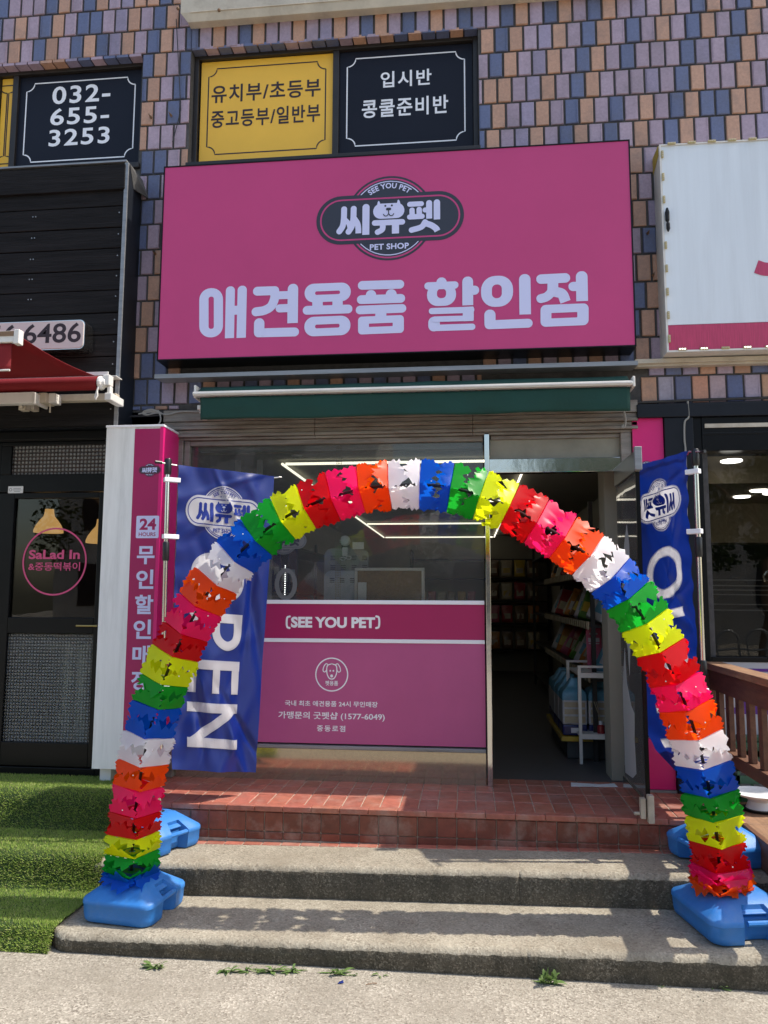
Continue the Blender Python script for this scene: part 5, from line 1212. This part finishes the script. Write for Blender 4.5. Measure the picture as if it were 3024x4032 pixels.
# just inside the window
def pw(px, py, Y): return U(px, py, Y)
CB = thing('cork_board', 'white framed cork board leaning inside the window above the magenta panel', 'board', (-.55, .0, 1.3))
x0, z1 = pw(1397, 2236, -.02); x1, z0 = pw(1672, 2420, -.02)
box(x0+.02, x1-.02, -.02, -.005, z0, z1-.02).build('cork', m_cork, CB); b = MB(); b.box(x0, x1, -.03, .0, z1-.0195, z1); b.box(x0, x0+.0195, -.03, 0, z0, z1-.02); b.box(x1-.0195, x1, -.03, 0, z0, z1-.02); b.build('frame', m_wmetal, CB, bevel=.003)
x0, z1 = pw(1410, 2293, -.05); x1, z0 = pw(1443, 2400, -.05); tag(box(x0, x1, -.06, -.055, z0, z1).build('paper_sheet', m_paper), 'white paper sheet standing in front of the cork board', 'paper')
def vent_panel(lab, l, t, r_, bo, Y, M):
    x0, z1 = pw(l, t, Y); x1, z0 = pw(r_, bo, Y); T = thing('vented_panel', lab, 'panel', ((x0+x1)/2, Y, z0), 'vented steel panels behind the window')
    p = [(x0, z0), (x1, z0)]+[(x1-.05+.05*math.cos(R(a)), z1-.05+.05*math.sin(R(a))) for a in range(0, 91, 15)]+[(x0+.05+.05*math.cos(R(a)), z1-.05+.05*math.sin(R(a))) for a in range(90, 181, 15)]
    MB().prism(p, Y, Y+.01).build('sheet', M, T); b = MB()
    for rr2 in (0, 1):
        for c in range(4):
            for k in range(3): xx = x0+(x1-x0)*(.14+.24*c); b.box(xx, xx+(x1-x0)*.11, Y-.001, Y+.002, z1-.055-.085*rr2*(2 if bo > 2300 else .75)-k*.012, z1-.050-.085*rr2*(2 if bo > 2300 else .75)-k*.012)
    o = b.build('vent_slots', m_hole, T); o['kind'] = 'stuff'
vent_panel('pale blue vented steel panel beside the cork board', 1276, 2247, 1440, 2400, .02, m_gwhite)
vent_panel('grey vented steel panel rising behind the pale blue one', 1278, 2160, 1450, 2300, .09, mat('grey_steel_panel', (.30, .31, .30), .5))
SC = thing('sensor_camera', 'small white camera with a round head fixed above the vented panels', 'camera', (-.9, .05, 1.8)); x, z = pw(1360, 2130, .05)
MB().lathe([(.034, .0), (.036, -.03), (.028, -.045), (.01, -.05)], (x, .06, z), 20, 'y').build('head', m_paper, SC, smooth=True); xa, za = pw(1349, 2156, .05); xb, zb2 = pw(1371, 2190, .05); box(xa, xb, .03, .06, zb2, za).build('bracket', m_paper, SC, bevel=.004)
b = MB()
for q in ((1349, 2200), (1372, 2196)):
    c = pw(*q, .04); b.tube([(c[0]+.018*math.cos(k*.5), .04+.003*k/6, c[1]+.011*math.sin(k*.5)) for k in range(26)], .0035, 5)
b.build('coiled_lead', m_paper, SC)
x0, z1 = pw(1388, 2135, .05); x1, z0 = pw(1432, 2162, .05); tag(box(x0, x1, .05, .06, z0, z1).build('notice_card', m_paper), 'small white card on the wall right of the round camera', 'card')
for k, px in enumerate((1327, 1333, 1339, 1345)):
    xt, zt_ = pw(px, 1760, -.06); b = MB(); zb_ = 1.585 if k in (0, 3) else 1.60; n = 90
    for i in range(n):
        z = zt_+(zb_-zt_)*i/(n-1); b.add([(xt+.0042*a, -.06+.0042*c, z+.0042*d) for a, c, d in ((1, 0, 0), (0, 1, 0), (-1, 0, 0), (0, -1, 0), (0, 0, 1), (0, 0, -1))], [(0, 1, 4), (1, 2, 4), (2, 3, 4), (3, 0, 4), (1, 0, 5), (2, 1, 5), (3, 2, 5), (0, 3, 5)])
    tag(b.build('blind_chain', mat('brass_bead', (.30, .24, .13), .4, .6) if not k else bpy.data.materials['brass_bead']), 'brass bead blind chain hanging in the middle of the shop window', 'chain', 'bead chains of the window blind')
b = MB(); x, z = pw(1150, 1790, .0)
b = MB(); b.lathe([(.05, .06), (.05, .0), (.035, -.035), (.01, -.05)], (x, .15, z+.05), 18); tag(b.build('dome_camera', m_paper, smooth=True), 'white dome camera under the ceiling behind the window', 'camera')
for k, (px, w_) in enumerate(((928, .045), (1013, .045))):
    x, z1 = pw(px, 1735, .3); b = MB()
    for q in range(5): b.box(x+q*.009, x+q*.009+.007, .30, .306, z1-.38, z1)
    tag(b.build('vertical_blind', m_lpanel), ('left bundle of hanging blind slats at the window top', 'right bundle of hanging blind slats at the window top')[k], 'blind', 'blind slats behind the window')
b = MB(); b.box(-1.84, .10, -.05, .03, U(1100, 1738, -.05)[1], 2.59); b.box(-1.84, .10, -.07, -.051, U(1100, 1756, -.06)[1], U(1100, 1744, -.06)[1]); tag(b.build('blind_headrail', m_lpanel), 'long pale blind headrail along the top of the shop window', 'blind')
b = MB()
x, z0 = pw(1121, 2366, .25); _, z1 = pw(1121, 2228, .25)
for i in range(17): b.lathe([(.0042, 0), (.003, -.004)], (x+.02*0, .25, z0+(z1-z0)*i/16), 8, 'y')
tag(b.build('led_strip', m_led), 'vertical strip of bright white LED dots at the left of the shop window', 'light strip')
tag(box(-1.80, -1.40, .30, .34, Z0, 2.05).build('light_frame', m_lpanel), 'pale upright panel behind the LED strip at the window left', 'panel')
# white two tier stand in the doorway
WS = thing('white_stand', 'white metal two tier stand just inside the open door', 'stand', (.85, .7, Z0))
lg = [G(2243, 2955, Z0), G(2289, 3008, Z0)]
xA, yA = lg[0]; xB, yB = lg[1]; zs = (.82, 1.02)
for (x, y), ztop in ((lg[0], 1.12), (lg[1], 1.12)): box(x-.011, x+.011, y-.011, y+.011, Z0, ztop).build('leg', m_wmetal, WS, bevel=.002)
for (x, y) in lg: box(x+.42, x+.442, y-.011, y+.011, Z0, 1.12).build('leg', m_wmetal, WS, bevel=.002)
y0_, y1_ = min(yA, yB), max(yA, yB); x0_ = min(xA, xB)-.01
for z in (.64, 1.06):
    b = MB(); b.box(x0_+.022, x0_+.44, y0_-.009, y1_+.009, z-.012, z+.006); b.build('shelf', m_wmetal, WS)
    b = MB(); b.box(x0_+.023, x0_+.44, y0_-.0125, y0_-.0095, z-.024, z+.010); b.build('shelf_rim', m_wmetal, WS)
b = MB(); b.box(x0_+.023, x0_+.44, y0_-.010, y0_+.010, 1.105, 1.12); b.box(x0_+.023, x0_+.44, y1_-.010, y1_+.010, 1.105, 1.12); b.build('guard_rail', m_wmetal, WS)
XB = thing('table_banner', 'small pink stand-up banner on the top tier of the white stand', 'banner', (.99, y0_+.1, 1.07)); x, y = xB+.15, (y0_+y1_)/2
M_ = Matrix.Translation((x, y, 1.068)) @ Matrix.Rotation(R(-10), 4, 'X')
box(-.055, .055, -.001, .001, .01, .34, M_).build('sheet', PM['pink'], XB); b = MB(); b.tube([M_ @ Vector((-.05, .004, 0)), M_ @ Vector((.05, .004, .34))], .003, 6); b.build('strut', m_wmetal, XB); b = MB(); b.tube([M_ @ Vector((.05, .004, 0)), M_ @ Vector((-.05, .004, .34))], .003, 6); b.build('strut', m_wmetal, XB)
b = MB()
for z0, z1, w_ in ((.26, .272, .03), (.205, .235, .04), (.19, .197, .038), (.05, .11, .012)): b.box(-w_, w_, -.0025, -.0012, z0, z1, M_)
b.build('print', PM['white'], XB)
RD = thing('reed_diffuser', 'red reed diffuser bottle on the lower tier of the white stand', 'diffuser', (xB+.17, y0_+.05, .646)); c = (xB+.15, y0_+.06, .646)
MB().lathe([(.026, 0), (.026, .05), (.014, .06)], c, 16).build('bottle', PM['red'], RD, smooth=True); MB().lathe([(.015, .0605), (.015, .085)], c, 12).build('cap', m_paper, RD)
for q in (-.03, -.045): MB().tube([(c[0], c[1], c[2]+.085), (c[0]+q, c[1]-.01, c[2]+.22)], .0022, 5).build('reed', PM['cream'], RD)

# ================================================================ ACROSS THE ROAD (mirrored in the glass)
def far_tree(x, y, h, r, lab, seed):
    g = random.Random(seed); t = thing('street_tree', lab, 'tree', (x, y, 0), 'street trees mirrored in the shop window'); b = MB()
    b.tube([(x, y, 0), (x+.1, y, h*.3), (x-.1, y+.1, h*.62), (x, y, h*.85)], [.16, .13, .09, .03], 8)
    for k in range(6): a = k*1.05+g.uniform(-.3, .3); b.tube([(x, y, h*(.35+.05*k)), (x+math.cos(a)*r*.8, y+math.sin(a)*r*.8, h*(.55+.06*k))], [.06, .015], 6)
    b.build('trunk', m_brown, t)
    cl = [(Vector((g.gauss(0, r*.5), g.gauss(0, r*.5), g.uniform(.42, 1)*h)), g.uniform(.35, .8)) for _ in range(26)]; b = MB()
    for _ in range(5200):
        c, rr3 = g.choice(cl); d = Vector((g.gauss(0, 1), g.gauss(0, 1), g.gauss(0, 1))).normalized()*rr3*g.random()**.4; p = Vector((x, y, 0))+c+d
        u = Vector((g.uniform(-1, 1), g.uniform(-1, 1), g.uniform(-1, 1))).normalized()*.09; v = u.orthogonal().normalized()*.045; b.add([p-u, p+v, p+u, p-v], [(0, 1, 2, 3)])
    b.build('crown', m_treeleaf, t)
m_treeleaf = mat('tree_leaf', (.05, .085, .025), .6, trans=.25, var=.3, vscale=3)
for k, (x, h, r) in enumerate(((-9, 6.5, 2.1), (-4.9, 5.6, 1.8), (-1.8, 4.3, 1.3), (3.6, 5.6, 1.8), (7.4, 6.6, 2.1))): far_tree(x, -15.5-.6*(k % 2), h, r, ('leftmost street tree across the road, mirrored in the glass', 'short street tree across the road left of the shop', 'smallest street tree almost straight across the road', 'short street tree across the road right of the shop', 'rightmost street tree across the road')[k], k)
OB = thing('opposite_building', 'plain grey brown block across the road, mirrored in the shop window', 'building', (0, -24, 0)); b = MB(); b.box(-16, -3.5, -30, -24, 0, 9); b.box(-3.49, 4, -31, -25, 0, 4.2); b.box(4.01, 17, -30, -24, 0, 10.5); b.build('wall', mat('far_render', (.45, .42, .38), .9, var=.15, vscale=.6), OB)
for k in range(9):
    for f in range(3):
        x = -15+k*3.6
        if -4.6 < x < 3.6 and f == 2: continue
        box(x, x+1.6, -24.0, -23.97, 1.2+f*3, 2.9+f*3).build('window', m_dnavy, OB)
HG = thing('hoop_fence', 'low metal hoop railing across the road, mirrored in the door glass', 'fence', (0, -11, 0)); b = MB()
for k in range(30):
    x = -9+k*.6; b.tube([(x, -11, 0), (x, -11, .8)]+[(x+.2-.2*math.cos(R(a)), -11, .8+.2*math.sin(R(a))) for a in range(15, 180, 15)]+[(x+.4, -11, .8), (x+.4, -11, 0)], .022, 6)
b.build('hoops', m_alu, HG); MB().tube([(-9, -11, .62), (9, -11, .62)], .02, 6).build('rail', m_alu, HG)

# loose grit and dry bits along the step foot and over the pavement
b = MB(); g = random.Random(21)
for k in range(420):
    if k < 240: x, y, z = g.uniform(-1.9, 1.6), -1.63-abs(g.gauss(0, .05)), 0
    else: x, y, z = g.uniform(-2.6, 1.8), g.uniform(-2.6, -1.66), 0
    r = g.uniform(.0015, .0045); c = Vector((x, y, z+r*.6)); n = 5
    b.add([c+Vector((r*math.cos(i*6.28/n)*g.uniform(.7, 1.3), r*math.sin(i*6.28/n)*g.uniform(.7, 1.3), -r*.6)) for i in range(n)]+[c+Vector((0, 0, r*g.uniform(.3, .8)))], [(i, (i+1) % n, n) for i in range(n)])
struct(b.build('loose_grit', m_conc, loc=(0, 0, 0)), 'stuff')
